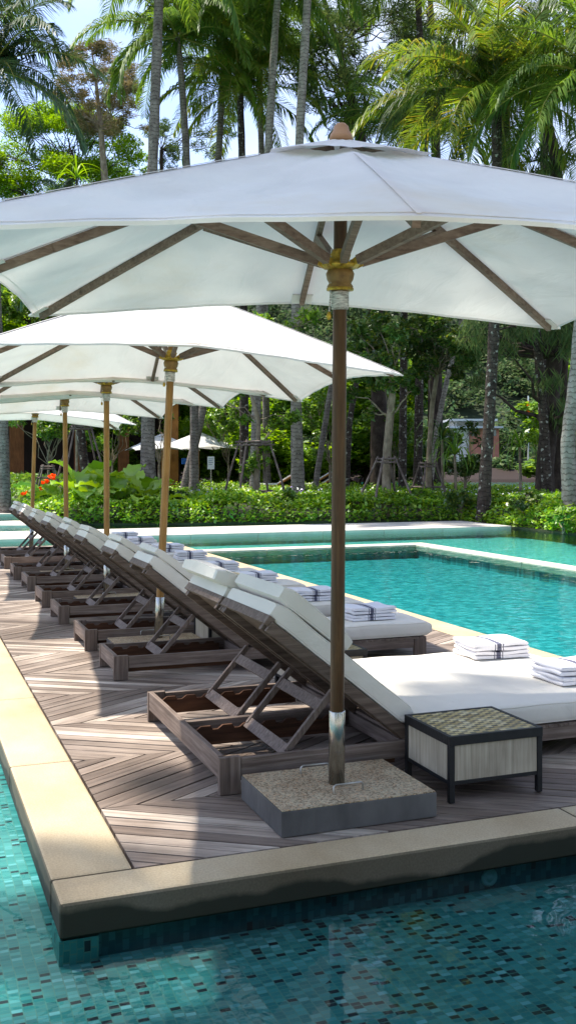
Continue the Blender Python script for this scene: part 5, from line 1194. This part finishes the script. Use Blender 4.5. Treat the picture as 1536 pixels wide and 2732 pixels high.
# ---------------------------------------------------------------- far shore: hill, forest, house
def hill_h(X, Y):            # camera frame
    b = 0
    t = max(0, min(1, (Y-84)/110)); ridge = 33 + 6*math.sin(X*0.035+1.0) + 4*math.sin(X*0.09) - 0.10*max(0, X-20)
    return -0.5 + ridge*(t*t*(3-2*t))
mb = MB(); nx, ny = 60, 26; vs = []
for j in range(ny+1):
    for i in range(nx+1):
        X = -220 + 440*i/nx; Yd = 82 + 140*j/ny; b, a = ba(X, Yd); vs.append((b, a, hill_h(X, Yd)))
mb.add(vs, [(j*(nx+1)+i, j*(nx+1)+i+1, (j+1)*(nx+1)+i+1, (j+1)*(nx+1)+i) for j in range(ny) for i in range(nx)], 0, True); struct(mb, 'hill', M['hill'])
rng = np.random.default_rng(50); cs = []
for _ in range(520):
    Yd = 84 + 95*rng.random()**1.3; X = (rng.random()*2-1)*Yd*0.36 + 0; X = X
    b, a = ba(X, Yd); z = hill_h(X, Yd); r = rng.uniform(1.5, 3.4)
    if 12.0 < X < 22.5 and Yd < 95:
        if Yd > 89: continue
        r = min(r, 1.5)
    k = 300
    u = rand_units(k, rng); u[:,2] = np.abs(u[:,2]); pos = np.array([b, a, z+r*0.3]) + u*r*(0.75+0.3*rng.random((k,1)))*np.array([1,1,1.05]); cs.append(pos)
P_ = np.concatenate(cs); sz = rng.uniform(0.6, 1.3, len(P_))
o = bulk('forest', leaf_quads(P_, 0.30*sz, 0.19*sz, rng, 0.6), 4, M['leaf_far']); tag(o, 'hillside forest across the lagoon', 'forest', kind='stuff')
mb = MB(); b0 = ba(-120, 82.5)
vs = []
for i in range(61):
    X = -120 + 4*i; p = ba(X, 82.3); q = ba(X, 84.5); vs += [(*p, -0.36), (*q, 0.35+0.25*math.sin(i*1.7))]
mb.add(vs, [(2*i, 2*i+2, 2*i+3, 2*i+1) for i in range(60)], 0, True); struct(mb, 'far_shore', M['dark_in'])
def house():
    Y = 92; base = G(1262, Y); zb = F(1262, 1165, Y)[2]; root = thing('hillside_house', 'two-storey house with flat grey roofs and pink wall on the far shore', 'house', (base[0], base[1], 0)); root.rotation_euler = (0,0,-math.atan2(SA, CA))
    u = Y/FPX
    mb = MB(); mb.box(-8*u, 0, -0.5, 68*u, 4, zb+22*u); mb.build('lower_wall', M['pink_wall'], root)
    mb = MB(); mb.box(-60*u, 0.6, -0.5, -8.5*u, 4, zb+20*u); mb.build('side_wall', M['white_paint'], root)
    mb = MB(); mb.box(-70*u, -0.9, zb+22*u, 74*u, 4.4, zb+27*u); mb.build('terrace_roof', M['grey_paint'], root)
    mb = MB(); mb.box(-48*u, 0.8, zb+27*u, 50*u, 3.8, zb+42*u); mb.build('upper_wall', M['white_paint'], root)
    mb = MB(); mb.box(-66*u, -0.4, zb+42*u, 62*u, 4.2, zb+47*u); mb.build('roof', M['grey_paint'], root)
    for x0, x1 in ((-40,-18),(-12,10),(16,40)): mb = MB(); mb.box(x0*u, 0.74, zb+29*u, x1*u, 0.79, zb+40*u); mb.build('window', M['glass'], root)
    for x0, x1 in ((-4,8),(44,60)): mb = MB(); mb.box(x0*u, -0.06, zb+2*u, x1*u, -0.01, zb+19*u); mb.build('window', M['glass'], root)
house()
base = G(1408, 90); mb = MB(); z = F(1408,1100,90)[2]; zt = F(1408,1056,90)[2]; root = thing('flagpole', 'white pole with an orange pennant on the far hillside', 'flagpole', base)
mb.tube([(0,0,0),(0,0,zt)], 0.06, 6); mb.build('pole', M['white_paint'], root)
mb = MB(); mb.add([(-0.35,-0.1,z),(0.35,-0.1,z),(0,-0.1,z+1.0),(-0.35,0.1,z),(0.35,0.1,z),(0,0.1,z+1.0)], [(0,1,2),(5,4,3),(0,3,4,1),(1,4,5,2),(2,5,3,0)]); mb.build('pennant', M['orange'], root); root.rotation_euler = (0,0,-math.atan2(SA, CA))
